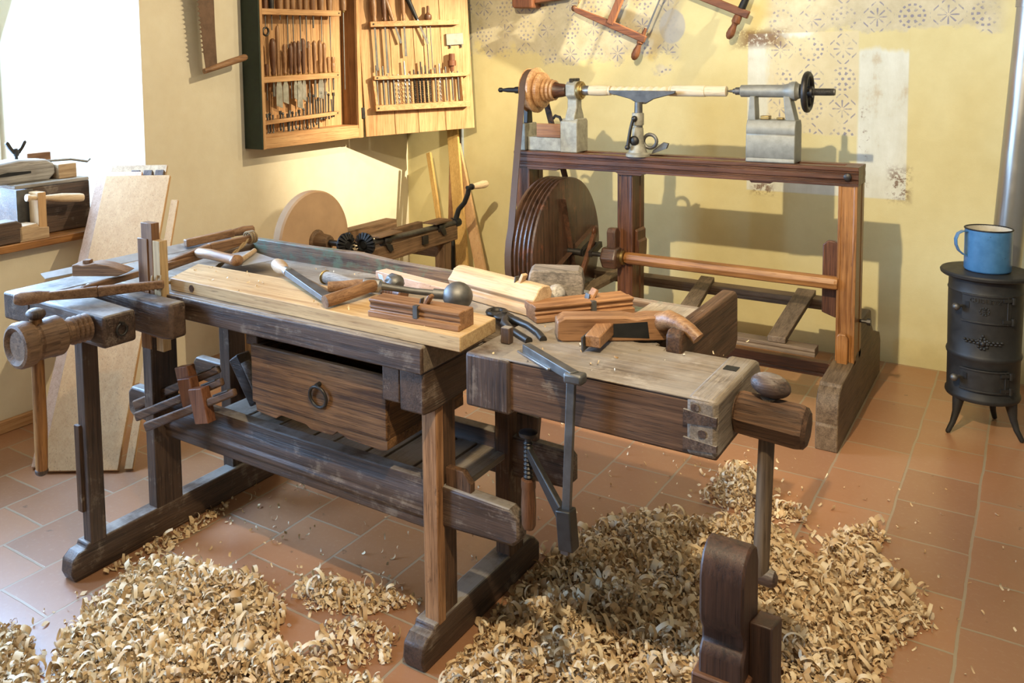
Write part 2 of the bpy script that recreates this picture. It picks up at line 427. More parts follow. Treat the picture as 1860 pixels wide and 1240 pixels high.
# left end frame and front vise
part('cross_beam',MB().box(-2.75,-2.602,1.466,2.44,.795,.884),BD[1],B,.008)
m=MB().prism([(-2.602,1.466),(-2.20,1.458),(-2.195,1.566),(-2.48,1.59),(-2.602,1.66)],(0,0,.79),(1,0,0),(0,1,0),(0,0,.095))
jaw=part('vise_beam',m,BD[0],B,.010)
r=MB().torus((-2.190,1.512,.838),(1,0,0),.017,.0035); r.cyl((-2.199,1.512,.857),(-2.180,1.512,.857),.005)
part('ring_pull',r,IRON,jaw)
m=MB().prism([(-2.47,1.652),(-2.17,1.632),(-2.135,1.645),(-2.135,1.702),(-2.42,1.706),(-2.43,1.745),(-2.602,1.745),(-2.602,1.66)],(0,0,.777),(1,0,0),(0,1,0),(0,0,.11))
part('fixed_jaw',m,BD[0],B,.010)
m=MB().rev((-2.274,1.235,.848),(0,1,0),[(.010,.001),(.010,.040),(.004,.046),(0,.052),(.003,.060),(.012,.064),(.034,.064),(.046,.060),(.052,.050),(.058,.050),(.062,.054),(.10,.0545),(.104,.057),(.128,.057),(.134,.052),(.138,.041),(.145,.041),(.150,.036),(.17,.034)],36,False)
for k in range(4):
    m.rev((-2.274,1.396+k*.0155,.848),(0,1,0),[(0,.029),(.004,.038),(.0095,.041),(.0115,.038),(.0155,.029)],24,False)
sc=part('vise_screw',m,wood('screw_wood',(.08,.042,.022),(.30,.175,.095),1,wear=(.30,.22,.15),worn=-.02,rough=.5,bump=.25),B)
m=MB().tube([(-2.274,1.30,.930),(-2.278,1.30,.60),(-2.28,1.298,.475)],[.0165,.018,.016],14)
part('handle_bar',m,LO[2],sc)
part('handle_knob',MB().ell((-2.272,1.30,.925),(.028,.026,.017)),BD[2],sc)
part('handle_knob',MB().ell((-2.281,1.298,.474),(.018,.018,.014)),BD[2],sc)
# tail vise
m=MB().prism([(1.75,.768),(1.75,.884),(1.757,.892),(2.03,.890),(2.03,.770)],(-1.137,0,0),(0,1,0),(0,0,1),(.607,0,0))
tv=part('tail_vise',m,BR[0],B,.005)
part('vise_top_board',MB().box(-1.05,-.545,1.748,2.032,.889,.8935),BT[0],tv,.003)
part('vise_jaw',MB().box(-1.145,-1.02,1.742,2.03,.758,.893),BD[2],tv,.008)
m=MB().prism([(1.7462,.770),(1.7462,.896),(2.045,.896),(2.075,.885),(2.09,.86),(2.09,.80),(2.06,.775)],(-.595,0,0),(0,1,0),(0,0,1),(.066,0,0))
part('vise_end_block',m,BT[1],tv,.010)
part('slot',MB().box(-.578,-.548,1.945,1.975,.893,.8972),IRONB,tv)
for z0,z1,x0 in ((.838,.868,-.60),(.782,.808,-.60)):
    q=MB().prism([(x0,z0),(-.53,z0+.006),(-.53,z1-.006),(x0,z1)],(0,1.7435,0),(1,0,0),(0,0,1),(0,.01,0)); part('dovetail',q,BD[1],tv)
for x,z in ((-.575,.875),(-.56,.822)):
    part('peg',MB().cyl((x,1.7442,z),(x,1.756,z),.009,n=14),BD[1],tv)
m=MB(); pr=[]
ax=V((1,0,-.055)).normalized()
m.rev((-.545,1.885,.832),ax,[(0,.036),(.02,.036)],18)
m.rev((-.528,1.885,.831),ax,[(0,.044),(.012,.049),(.128,.050),(.14,.047),(.148,.036)],8,True,True)
sc=part('tail_screw',m,BR[0],B,.005)
m=MB().cyl((-.462,1.885,.875),(-.474,1.885,.475),.0165,.0175,16); part('handle_bar',m,LG[2],sc)
m=MB().ell((-.458,1.885,.902),(.042,.030,.026),rot=Matrix.Rotation(.12,3,'Y')); part('handle_knob',m,BD[0],sc); m=MB().rev((-.503,1.885,.472),(1,0,0),[(0,.010),(.006,.017),(.05,.019),(.058,.017),(.064,.009)],16); part('handle_knob',m,BD[0],sc)
# legs and feet
def foot(y0,y1,x0,x1,mat):
    p=[(y0+.012,0),(y0,.03),(y0+.005,.07),(y0+.03,.088),(y0+.055,.09),(y0+.06,.105),(y1-.06,.105),(y1-.03,.09),(y1,.06),(y1,0)]
    return part('foot',MB().prism(p,(x0,0,0),(0,1,0),(0,0,1),(x1-x0,0,0)),mat,B,.006)
foot(1.462,2.36,-2.49,-2.43,BD[1]); foot(1.735,2.38,-1.352,-1.285,BD[1])
def leg(x0,x1,y0,y1,z1,mat,lab=None): return part('leg',MB().box(x0,x1,y0,y1,.095,z1),mat,B,.004,lab)
l=leg(-2.47,-2.428,1.532,1.588,.80,BD[2])
part('batten',MB().box(-2.478,-2.452,1.522,1.534,.20,.482),BR[2],l,.002)
leg(-2.478,-2.432,1.785,1.893,.815,BD[2]); leg(-2.50,-2.445,2.135,2.215,.815,BD[2])
leg(-1.332,-1.283,1.812,1.845,.80,BO[2],'scarred orange brown front leg')
leg(-1.330,-1.292,1.845,1.915,.80,BR[2]); leg(-1.335,-1.285,2.19,2.275,.80,BR[2])
# stretchers with through tenons and wedges
def stretcher(x0,x1,y0,y1,z0,z1,mat):
    p=[(y0,z0),(y0,z0+.028),(y0-.006,z0+.034),(y0-.006,z0+.05),(y0,z0+.056),(y0,z1-.045),(y0+.004,z1-.038),(y0+.006,z1),(y1,z1),(y1,z0)]
    s=part('stretcher',MB().prism(p,(x0,0,0),(0,1,0),(0,0,1),(x1-x0,0,0)),mat,B,.004)
    return s
s=stretcher(-2.44,-1.32,1.832,1.884,.342,.478,BD[0])
for xa,xb in ((-2.64,-2.47),(-1.29,-1.05)): 
    part('tenon',MB().prism([(xa+.02,.37),(xb,.36),(xb,.475),(xa+.02,.475),(xa,.455),(xa,.385)] if xa<-2 else [(xa,.36),(xb-.02,.372),(xb,.39),(xb,.445),(xb-.03,.468),(xa,.475)],(0,1.835,0),(1,0,0),(0,0,1),(0,.045,0)),BD[0],s,.008)
part('wedge',MB().prism([(-1.28,.44),(-1.20,.44),(-1.20,.495),(-1.225,.525),(-1.28,.525)],(0,1.846,0),(1,0,0),(0,0,1),(0,.022,0)),BR[2],s,.003)
s=stretcher(-2.44,-1.31,2.205,2.255,.345,.47,BD[0])
part('tenon',MB().prism([(-2.74,.365),(-2.44,.36),(-2.44,.452),(-2.73,.452),(-2.745,.43)],(0,2.21,0),(1,0,0),(0,0,1),(0,.04,0)),BD[0],s,.006)
part('tenon',MB().prism([(-1.30,.345),(-1.11,.355),(-1.085,.38),(-1.085,.45),(-1.10,.468),(-1.30,.472)],(0,2.21,0),(1,0,0),(0,0,1),(0,.04,0)),BD[0],s,.008)
part('wedge',MB().prism([(-1.275,.40),(-1.215,.40),(-1.20,.545),(-1.275,.545)],(0,2.218,0),(1,0,0),(0,0,1),(0,.024,0)),BD[2],s,.003)
# slatted shelf
x=-2.30
wd=[.13,.145,.15,.085,.13,.07,.11,.075,.12,.09]
random.seed(3)
for w in wd:
    part('shelf_slat',MB().box(x+.0045,min(x+w-.0045,-1.30),1.884,2.206,.405+random.uniform(-.002,.002),.424),BT[1],B,.0025); x+=w
    if x>-1.36: break
# cross battens under the top and the drawer
part('top_batten',MB().prism([(1.745,.70),(1.745,.812),(2.2,.812),(2.2,.72),(1.80,.695)],(-1.352,0,0),(0,1,0),(0,0,1),(.078,0,0)),BD[1],B,.006)
part('drawer_runner',MB().box(-1.415,-1.356,1.752,2.18,.712,.812),BD[1],B,.005)
part('drawer_runner',MB().box(-1.985,-1.935,1.80,2.18,.75,.812),BD[1],B,.005)
dr=MB().box(-1.935,-1.418,1.772,1.79,.588,.766)
d=part('drawer',dr,DR[0],B,.004)
m=MB().prism([(1.79,.588),(2.15,.588),(2.15,.76),(1.79,.76)],(-1.436,0,0),(0,1,0),(0,0,1),(.016,0,0)); part('drawer_side',m,DR[1],d,.002)
m=MB().prism([(1.79,.588),(2.15,.588),(2.15,.76),(1.79,.76)],(-1.932,0,0),(0,1,0),(0,0,1),(.016,0,0)); part('drawer_side',m,DR[1],d,.002)
m=MB().prism([(-1.925,.588),(-1.92,.562),(-1.84,.556),(-1.82,.570),(-1.72,.566),(-1.70,.556),(-1.62,.556),(-1.60,.572),(-1.56,.560),(-1.44,.556),(-1.42,.562),(-1.42,.588)],(0,1.776,0),(1,0,0),(0,0,1),(0,.374,0)); part('drawer_bottom',m,DR[0],d,.001)
part('drawer_back',MB().box(-1.918,-1.436,2.135,2.15,.588,.755),DR[0],d)
m=MB().torus((-1.657,1.763,.664),(0,1,.12),.031,.0048); m.cyl((-1.657,1.775,.700),(-1.657,1.757,.698),.007)
part('ring_handle',m,IRON,d)
# bench dog
solo('bench_dog',MB().box(-1.103,-1.078,1.843,1.866,.8936,.935),BD[2],'square dark bench peg standing up in the tail vise jaw','bench dog',.003)

# F-clamp hanging from the tail vise
C=thing('bar_clamp','dark iron bar clamp with a wooden handle gripping the tail vise edge','clamp',(-.85,1.70,.476))
AD=V((-.172,.115,0)).normalized()
part('bar',MB().beam((-.838,1.705,.905),(-.856,1.705,.487),.020,.012,up=(0,1,0)),STEELD,C,.0015)
m=MB().beam((-.826,1.695,.908),(-1.012,1.812,.9065),.022,.022); part('fixed_arm',m,STEELD,C,.002)
part('arm_flange',MB().beam((-.90,1.742,.898),(-1.025,1.822,.896),.036,.005),STEEL,C,.001)
part('arm_lug',MB().beam((-.805,1.70,.904),(-.85,1.70,.904),.034,.024),STEELD,C,.006)
a0=V((-.852,1.704,.560)); a1=a0+AD*.185+V((0,0,.095))
m=MB().beam(a0,a1,.016,.040,w1=.014,h1=.022); m.beam(a0+V((.008,-.004,-.055)),a0+V((-.002,0,.035)),.036,.036,up=(0,1,0)); sl=part('sliding_arm',m,IRON,C,.003)
m=MB().cyl(a1+V((0,0,-.075)),a1+V((0,0,.035)),.0085)
for k in range(9): m.rev(a1+V((0,0,-.072+k*.0105)),(0,0,1),[(0,.0085),(.005,.0125),(.0105,.0085)],14,False)
m.rev(a1+V((0,0,.03)),(0,0,1),[(0,.012),(.006,.022),(.014,.023),(.017,.016)],18); part('screw',m,IRON,sl)
m=MB().rev(a1+V((0,0,-.20)),(0,0,1),[(0,.013),(.008,.017),(.06,.0185),(.10,.0165),(.105,.018),(.125,.018),(.127,.012)],12); part('handle',m,HDD[2],sl)
# ------------------------------------------------------------------ things lying on the bench
T=thing('plank','thick pale pine board lying across the front of the bench top','board',(-1.74,1.86,.8855))
m=MB().prism([(-2.285,1.762),(-1.162,1.748),(-1.172,1.935),(-1.3,1.96),(-2.37,1.945)],(0,0,.8855),(1,0,0),(0,1,0),(0,0,.0395))
board=part('board',m,FR[0],T,.0025)
part('knot',MB().cyl((-2.18,1.7590,.905),(-2.18,1.7625,.905),.011,n=16),BR[1],T)
def oriented(o,ang,tilt=0):
    return Matrix.Translation(V(o))@Matrix.Rotation(ang,4,'Z')@Matrix.Rotation(tilt,4,'X')
def moulding_plane(name,label,o,ang,L,prof,mats,wedge_at,roll=0,group=None,slot=.02,throat=True):
    T=thing(name,label,'plane',o,ang,group)
    R=Matrix.Rotation(roll,4,'X')
    m=MB().prism(prof,(0,0,0),(0,1,0),(0,0,1),(L,0,0)).xf(R); b=part('body',m,mats[0],T,.003,local=True)
    w=max(p[0] for p in prof); h=max(p[1] for p in prof)
    m=MB().beam((wedge_at,w*.5,h*.55),(wedge_at+.03,w*.5,h+.022),.010,slot,up=(0,1,0)).xf(R); part('wedge',m,mats[2],T,.002,local=True)
    m=MB().beam((wedge_at-.008,w*.45,h*.35),(wedge_at+.004,w*.45,h+.012),.003,slot*.8,up=(0,1,0)).xf(R); part('iron',m,STEELD,T,local=True)
    if not throat: return T
    m=MB().box(wedge_at-.003,wedge_at+.010,-.0015,.012,h*.34,h*1.0).xf(R); part('throat',m,STEELD,T,local=True)
    return T
ribs=[(0,0),(0,.018),(.010,.018),(.010,.023),(.006,.028),(.010,.033),(.010,.037),(.004,.045),(.004,.052),(.030,.054),(.034,.050),(.072,.052),(.076,.046),(.076,0)]
a=math.atan2(.012,.28)
T=moulding_plane('moulding_plane','brown wooden moulding plane with ribbed side lying on the pine board',(-1.470,1.766,.9252),a,.285,[(p,q*.92) for p,q in ribs],PL,.150)
T=moulding_plane('moulding_plane','long pale wooden moulding plane with a profiled end lying in the bench well',(-1.50,2.185,.8865),math.atan2(-.073,.285),.36,
   [(0,0),(0,.02),(.012,.03),(.004,.045),(.02,.06),(.03,.075),(.05,.082),(.075,.078),(.085,.06),(.078,.03),(.09,.02),(.09,0)],PP,.26,throat=False)
T=moulding_plane('moulding_plane','brown moulding plane with striped ribs lying slanted behind the horned plane',(-1.115,2.055,.8865),math.atan2(.25,.20),.30,
   [(p*1.15,q*.85) for p,q in ribs],PL,.17,slot=.03)
# pale pink block in the well
solo('planed_block',MB().prism([(-1.825,2.238),(-1.43,2.158),(-1.418,2.205),(-1.815,2.285)],(0,0,.8385),(1,0,0),(0,1,0),(0,0,.068)),PK[0],'planed pale pink wooden block lying along the back of the bench well','wood block',.002)
# wedge offcut stuck upright
solo('wood_offcut',MB().prism([(0,0),(.05,0),(.058,.035),(.02,.038),(.0,.03)],(-1.40,2.405,.8385),(1,0,.05),(0,.05,1.2),(0,.008,0)),PP[2],'small pale offcut standing against the bench back rail','offcut',.001)
# wooden mallet lying with its handle towards the viewer
T=thing('mallet','grey-brown wooden carpenter\'s mallet with rounded head lying by the back rail','mallet',(-1.17,2.28,.886))
u=V((.92,.39,0)).normalized(); n=V((.39,-.92,0)).normalized()
m=MB().prism([(-.078,.004),(-.07,0),(.07,0),(.078,.004),(.082,.06),(.076,.094),(.066,.102),(-.066,.102),(-.076,.094),(-.082,.06)],V((-1.155,2.245,.8865)),u,(0,0,1),-n*.085)
part('head',m,GYD[0],T,.006)
h0=V((-1.150,2.245,.928)); m=MB().rev(h0-n*.11,n,[(0,.018),(.10,.020),(.125,.026),(.145,.0265),(.157,.018),(.161,.004)],18); part('handle',m,GY[1],T)
# pincers
T=thing('pincers','black iron pincers lying open beside the end of the pine board','pincers',(-1.14,1.97,.886))
z=.897
m=MB(); m.torus((-1.245,2.062,z),(0,0,1),.024,.0085,18,8); m.ell((-1.205,2.035,z),(.032,.026,.011)); m.cyl((-1.205,2.035,z-.012),(-1.205,2.035,z+.015),.008)
part('jaws',m,IRON,T)
part('handle',MB().tube([(-1.215,2.03,z),(-1.16,2.02,z),(-1.10,1.985,z+.004),(-1.05,1.945,z+.004),(-1.02,1.915,z)],[.012,.012,.009,.009,.010],10),IRON,T)
part('handle',MB().tube([(-1.205,2.05,z),(-1.175,1.985,z),(-1.13,1.94,z+.002),(-1.08,1.905,z+.002),(-1.045,1.885,z)],[.012,.012,.0105,.0105,.011],10),IRON,T)
# horned plane lying on its side with a wedge sticking out
T=thing('horned_plane','reddish brown wooden plane with a turned horn lying on its side near the bench end','plane',(-.985,1.925,.8942),math.atan2(.155,.235))
L=.30
m=MB().prism([(0,.006),(.012,0),(L-.0,0),(L,.01),(L,.055),(L-.01,.06),(.23,.062),(.20,.056),(.17,.062),(.02,.062),(0,.05)],(0,0,0),(1,0,0),(0,0,1),(0,.062,0)); b=part('body',m,PL[0],T,.004,local=True)
part('mouth',MB().prism([(.125,.012),(.23,.008),(.225,.05),(.135,.045)],(0,-.0012,0),(1,0,0),(0,0,1),(0,.006,0)),IRONB,T,local=True)
m=MB().beam((.135,.035,.032),(.075,-.085,.028),.042,.034,w1=.038,h1=.03); part('wedge',m,PL[1],T,.003,local=True)
m=MB().beam((.122,.03,.032),(.050,-.082,.020),.004,.036); part('iron',m,STEELD,T,local=True)
m=MB().tube([(.262,.015,.045),(.275,-.02,.062),(.293,-.05,.062),(.313,-.072,.050),(.328,-.088,.034)],[.024,.023,.0185,.0165,.0165],16); part('horn',m,HD[0],T,local=True)
# brace with ball head
T=thing('hand_brace','wooden hand brace with forked crank and a dark iron ball head','brace',(-1.55,1.93,.9255))
fe=V((-1.60,1.957,.949))
m=MB().tube([fe,(-1.592,1.92,.956),(-1.596,1.84,.953),(-1.617,1.759,.945)],[.018,.019,.0175,.018],14); part('crank_arm',m,SW[1],T)
m=MB().tube([fe,(-1.65,1.937,.950),(-1.685,1.915,.946),(-1.722,1.890,.943)],[.017,.0155,.015,.016],14); part('crank_arm',m,SW[0],T)
m=MB().rev(fe+V((-.035,-.011,.002)),(1,.33,-.05),[(0,.012),(.006,.02),(.03,.022),(.055,.020),(.062,.013)],18); part('ferrule',m,STEEL,T)
m=MB().tube([fe+V((.02,.006,0)),(-1.55,1.975,.945),(-1.49,2.0,.938),(-1.405,2.035,.932)],[.012,.010,.0095,.0105],12); part('rod',m,STEELD,T)
m=MB().ell((-1.370,2.052,.928),(.044,.044,.0415)); m.cyl((-1.435,2.023,.933),(-1.40,2.038,.931),.015); part('ball_head',m,STEELD,T)
# broad chisel with a turned handle and its neighbour
T=thing('chisel','large chisel with turned pale handle and thick iron blade lying across the pine board','chisel',(-1.83,1.89,.9255))
d=V((.399,-.193,-.012)).normalized(); p=V((-2.045,1.995,.953))
m=MB().rev(p,d,[(0,.010),(.006,.019),(.03,.0225),(.055,.0215),(.085,.015),(.098,.0135)],20); part('handle',m,PP[0],T)
m=MB().rev(p+d*.098,d,[(0,.0145),(.024,.0155),(.026,.011)],16); part('ferrule',m,STEEL,T)
m=MB().beam(p+d*.12,p+d*.465,.026,.020,w1=.034,h1=.016); part('blade',m,STEELD,T,.0015)
T=thing('flat_file','thin flat steel file lying along the turned-handle chisel','file',(-1.78,1.93,.9255))
m=MB().beam((-1.963,1.99,.9305),(-1.654,1.858,.9285),.026,.0035,w1=.024); part('blade',m,STEEL,T)
m=MB().rev((-1.97,1.993,.931),(-.9,.44,0),[(-.02,.004),(0,.006),(.02,.006)],8); part('tang',m,STEEL,T)
# turned wooden handles behind
T=thing('gimlet','old tool with a long grey turned wooden handle lying behind the brace','gimlet',(-1.80,2.03,.886))
m=MB().rev((-1.905,2.072,.912),(.26,-.075,.008),[(0,.008),(.01,.019),(.05,.022),(.10,.020),(.17,.0175),(.2,.012)],16); part('handle',m,GY[0],T)
m=MB().torus((-1.895,2.068,.912),(.26,-.075,0),.0205,.003,18,6); part('ring',m,BRASS,T)
m=MB().cyl((-1.712,2.016,.914),(-1.62,1.99,.905),.006,.004); part('shank',m,STEELD,T)
T=thing('screw_wrench','short iron tool with ribbed wooden grip and a white sticker','hand tool',(-1.64,2.08,.886))
m=MB().rev((-1.672,2.118,.926),(.1,-.03,-.03),[(0,.014),(.008,.024),(.03,.03),(.045,.028),(.055,.018)],8,True,True); part('head',m,STEELD,T,.002)
m=MB()
for k in range(5): m.rev(V((-1.665,2.075,.906))+V((.0145*k,-.004*k,0)),(.96,-.27,0),[(0,.0165),(.007,.0195),(.0145,.0165)],16,False)
m.rev((-1.592,2.055,.906),(.96,-.27,0),[(0,.020),(.03,.0205),(.034,.017)],16); part('grip',m,HDD[0],T)
part('sticker',MB().beam((-1.692,2.0905,.936),(-1.668,2.082,.936),.0015,.020,up=(0,-.3,1)),plain('sticker_white',(.75,.78,.85),.5),T)
# backsaw at the left end of the board
T=thing('dovetail_saw','small saw with a wooden grip and broad steel blade at the board\'s left end','saw',(-2.29,2.05,.9255))
m=MB().tube([(-2.432,1.995,.946),(-2.415,1.992,.948),(-2.35,1.987,.951),(-2.28,1.984,.948),(-2.22,1.980,.946)],[.012,.018,.0185,.0175,.019],14); m.ell((-2.222,1.985,.945),(.022,.026,.019)); part('handle',m,HD[0],T)
m=MB().prism([(-2.40,2.01),(-2.205,1.995),(-2.165,2.12),(-2.36,2.175)],(0,0,.9262),(1,0,0),(0,1,0),(0,0,.0022)); part('blade',m,BLADE,T)
m=MB().cyl((-2.225,2.0,.938),(-2.315,2.155,.936),.010,.009); part('back_spine',m,PP[1],T)
# bow saw on the left end of the bench
T=thing('bow_saw','wooden bow saw frame with twisted rope lying on the front vise','saw',(-2.4,1.75,.8855))
p0=V((-2.52,1.376,.912));p1=V((-2.235,1.700,.925))
m=MB().tube([p0,p0.lerp(p1,.05),p0.lerp(p1,.16),p0.lerp(p1,.24)],[.015,.022,.020,.014],12)
m.beam(p0.lerp(p1,.2),p0.lerp(p1,.55)+V((0,0,-.002)),.020,.026,w1=.022,h1=.032); m.beam(p0.lerp(p1,.55)+V((0,0,-.002)),p1,.022,.032,w1=.020,h1=.024); part('arm',m,SW[0],T,.004)
q0=V((-2.455,1.84,.915)); q1=V((-2.440,2.285,.951))
m=MB().beam(q0,q0.lerp(q1,.5)+V((.0,0,.01)),.022,.030,w1=.024,h1=.045); m.beam(q0.lerp(q1,.5)+V((.0,0,.01)),q1,.024,.045,w1=.018,h1=.024); part('arm',m,SW[1],T,.004)
m=MB().beam((-2.40,1.525,.925),(-2.455,2.04,.925),.018,.02); part('stretcher',m,SW[1],T,.003)
e0=p1+V((-.035,-.0,.0)); e1=V((-2.441,2.255,.955))
def strand(ph):
    pts=[]
    for k in range(49):
        t=k/48; c=e0.lerp(e1,t)+V((0,.0,-.05*math.sin(PI*t))); a_=ph+t*34; pts.append(c+V((math.cos(a_)*.0042,0,math.sin(a_)*.0042)))
    return pts
m=MB().tube(strand(0),.0042,6); m.tube(strand(PI),.0042,6)
for k in range(3):
    m.torus(e0+V((.009*k-.009,.010*k-.01,0)),(.66,.75,.03),.0205,.0035,18,6); m.torus(e1+V((0,.012*k-.012,0)),(0,1,.1),.0225,.0035,18,6)
part('cord',m,plain('jute_cord',(.36,.25,.13),.9),T)
T=thing('hand_saw','long straight saw blade with wooden grip lying along the bench\'s left end','saw',(-2.6,1.95,.8855))
m=MB().beam((-2.655,1.55,.928),(-2.548,2.25,.943),.036,.0025,up=(.35,0,1),w1=.060); part('blade',m,BLADE,T)
m=MB().beam((-2.565,2.05,.955),(-2.53,2.25,.964),.026,.028); m.tube([(-2.532,2.24,.963),(-2.52,2.29,.966),(-2.51,2.335,.968)],[.013,.018,.013],12); part('handle',m,SW[1],T,.004)
T=thing('wood_block','curved brown wooden tool block with a small peg on the bow saw','wood block',(-2.45,1.63,.944),math.atan2(.085,.142))
m=MB().prism([(-.085,0),(.06,0),(.095,.012),(.07,.022),(.03,.034),(-.01,.041),(-.05,.034),(-.07,.037),(-.085,.036)],(0,-.03,0),(1,0,0),(0,0,1),(0,.06,0),False); part('block',m,SW[0],T,.003,local=True)
part('peg',MB().box(-.062,-.038,-.005,.02,.034,.046),SW[2],T,.002,local=True)
# offcuts clamped upright in the front vise
random.seed(5)
for (x0,x1,y0,y1,z0,z1,mt,lb) in ((-2.352,-2.298,1.708,1.738,.74,1.108,PL[2],'tallest reddish square batten clamped upright in the front vise'),
    (-2.366,-2.318,1.7035,1.7075,.70,1.058,PL[2],'front greyish brown batten clamped upright in the front vise'),
    (-2.296,-2.262,1.708,1.739,.70,1.055,FR[2],'right-hand pale batten clamped upright in the front vise')):
    solo('batten',MB().box(x0,x1,y0,y1,z0,z1),mt,lb,'batten',.0015)
# marking gauges on the lower stretcher
d=V((.47,0,.225)).normalized()
for i,(x,y,z) in enumerate(((-2.59,1.825,.418),(-2.535,1.79,.40),(-2.45,1.765,.392))):
    T=thing('marking_gauge',['farthest of three brown marking gauges leaning on the bench\'s left stretcher','middle one of three brown marking gauges leaning on the left stretcher','nearest of three brown marking gauges leaning on the bench stretcher'][i],'marking gauge',(x,y,z-.02),0,'marking gauges on the bench stretcher')
    p=V((x,y,z)); u=V((-d.z,0,d.x))
    m=MB().beam(p,p+d*.50,.016,.032,up=u,h1=.024); part('stem',m,BR[0],T,.006)
    m=MB().beam(p+d*.315-u*.055,p+d*.335+u*.055,.034,.066,up=d); part('fence',m,SR[2],T,.003)
    m=MB().beam(p+d*.40+u*.0145,p+d*.475+u*.013,.018,.004,up=u); part('scale_strip',m,STEELD,T)
T=thing('hand_vise','dark wooden hand screw with round pale screw bars on the bench shelf','hand screw',(-2.2,2.02,.4242))
dd=V((.5,0,-.62)).normalized(); uu=V((.62,0,.5)).normalized()
for k,(x,z) in enumerate(((-2.265,.60),(-2.165,.585))):
    m=MB().beam((x,2.02,z),(x+.10,2.02,z-.145),.06,.052,up=(0,0,1)); part('jaw',m,BD[0],T,.006)
for k in range(2):
    a_=V((-2.27+.05*k,2.02,.545-.07*k)); m=MB().cyl(a_,a_+V((.24,0,.06)),.012); part('screw_bar',m,GY[0],T)
part('screw_bar',MB().cyl((-2.195,1.985,.60),(-2.115,1.985,.475),.016),GY[0],T)
# ------------------------------------------------------------------ the treadle lathe
T=thing('treadle_lathe','reddish brown treadle wood lathe with grey iron heads by the back wall','lathe',(-1.45,4.12,0))
def rail(y0,y1,out):
    z0,z1=1.043,1.126; g=.007*out; a=y0 if out>0 else y1
    pr=[(a,z0),(a,z0+.012),(a+g,z0+.015),(a+g,z0+.020),(a+g*.4,z0+.021),(a+g*.4,z0+.023),(a+g,z0+.024),(a+g,z0+.027),(a,z0+.030),(a,z0+.050),(a+g,z0+.053),(a+g,z0+.057),(a+g*.4,z0+.058),(a+g*.4,z0+.060),(a+g,z0+.061),(a+g,z0+.064),(a,z0+.067),(a,z1-.004),(a+g*.6,z1)]
    b=y1 if out>0 else y0
    pr+=[(b,z1),(b,z0)]
    return MB().prism(pr,(-2.318,0,0),(0,1,0),(0,0,1),(1.685,0,0))
part('bed_rail',rail(4.03,4.088,1),LR[0],T,.0015); part('bed_rail',rail(4.152,4.21,-1),LR[0],T,.0015)
part('bed_end',MB().box(-.70,-.6335,4.086,4.154,1.045,1.125),LR[1],T,.002)
part('bed_block',MB().prism([(-1.09,1.043),(-.985,1.043),(-.998,1.033),(-1.08,1.033)],(0,4.04,0),(1,0,0),(0,0,1),(0,.16,0)),LR[0],T)
part('bed_block',MB().prism([(-1.74,1.043),(-1.59,1.043),(-1.61,1.031),(-1.72,1.031)],(0,4.036,0),(1,0,0),(0,0,1),(0,.168,0)),LR[0],T)
part('bed_block',MB().prism([(-2.24,1.043),(-2.05,1.043),(-2.07,1.031),(-2.24,1.031)],(0,4.036,0),(1,0,0),(0,0,1),(0,.168,0)),LR[0],T)
part('rail_bolt',MB().rev((-.675,4.03,1.085),(0,-1,0),[(0,.016),(.012,.016),(.016,.010)],8,True,True),IRON,T)
def post(x0,x1,y0,y1,z0,z1,mt,lab=None):
    n=.003
    m=MB().prism([(x0,y0),(x0+.012,y0),(x0+.014,y0+n),(x1-.014,y0+n),(x1-.012,y0),(x1,y0),(x1,y0+.05),(x1-n,y0+.052),(x1-n,y1-.052),(x1,y1-.05),(x1,y1),(x0,y1)],(0,0,z0),(1,0,0),(0,1,0),(0,0,z1-z0))
    return part('post',m,mt,T,.002,lab)
p_=post(-.712,-.636,4.032,4.208,.26,1.046,LO[2],'orange brown right end post')
part('bolt',MB().rev((-.636,4.16,.43),(1,0,0),[(0,.008),(.03,.008),(.03,.016),(.045,.016)],8,True,True),IRON,p_)
part('key_wedge',MB().prism([(-.702,.255),(-.658,.255),(-.658,.385),(-.668,.402),(-.694,.402),(-.702,.39)],(0,4.005,0),(1,0,0),(0,0,1),(0,.026,0)),LO[2],p_,.004)
post(-1.735,-1.655,4.05,4.205,.10,1.046,LR[2]); post(-2.315,-2.235,4.05,4.205,.10,1.046,LR[2])
fp=[(3.70,0),(3.695,.06),(3.695,.105),(3.703,.112),(3.70,.12),(3.700,.17),(3.712,.215),(3.74,.243),(3.765,.248),(3.775,.262),(4.04,.274),(4.20,.30),(4.215,.41),(4.44,.412),(4.475,.40),(4.50,.33),(4.56,.28),(4.76,.22),(4.80,.17),(4.80,0)]
f_=part('foot',MB().prism(fp,(-.722,0,0),(0,1,0),(0,0,1),(.086,0,0)),LG[1],T,.004)
fp2=[(3.78,0),(3.775,.08),(3.80,.11),(4.7,.11),(4.72,.08),(4.72,0)]
part('foot',MB().prism(fp2,(-1.737,0,0),(0,1,0),(0,0,1),(.084,0,0)),LG[1],T,.004); part('foot',MB().prism(fp2,(-2.317,0,0),(0,1,0),(0,0,1),(.084,0,0)),LG[1],T,.004)
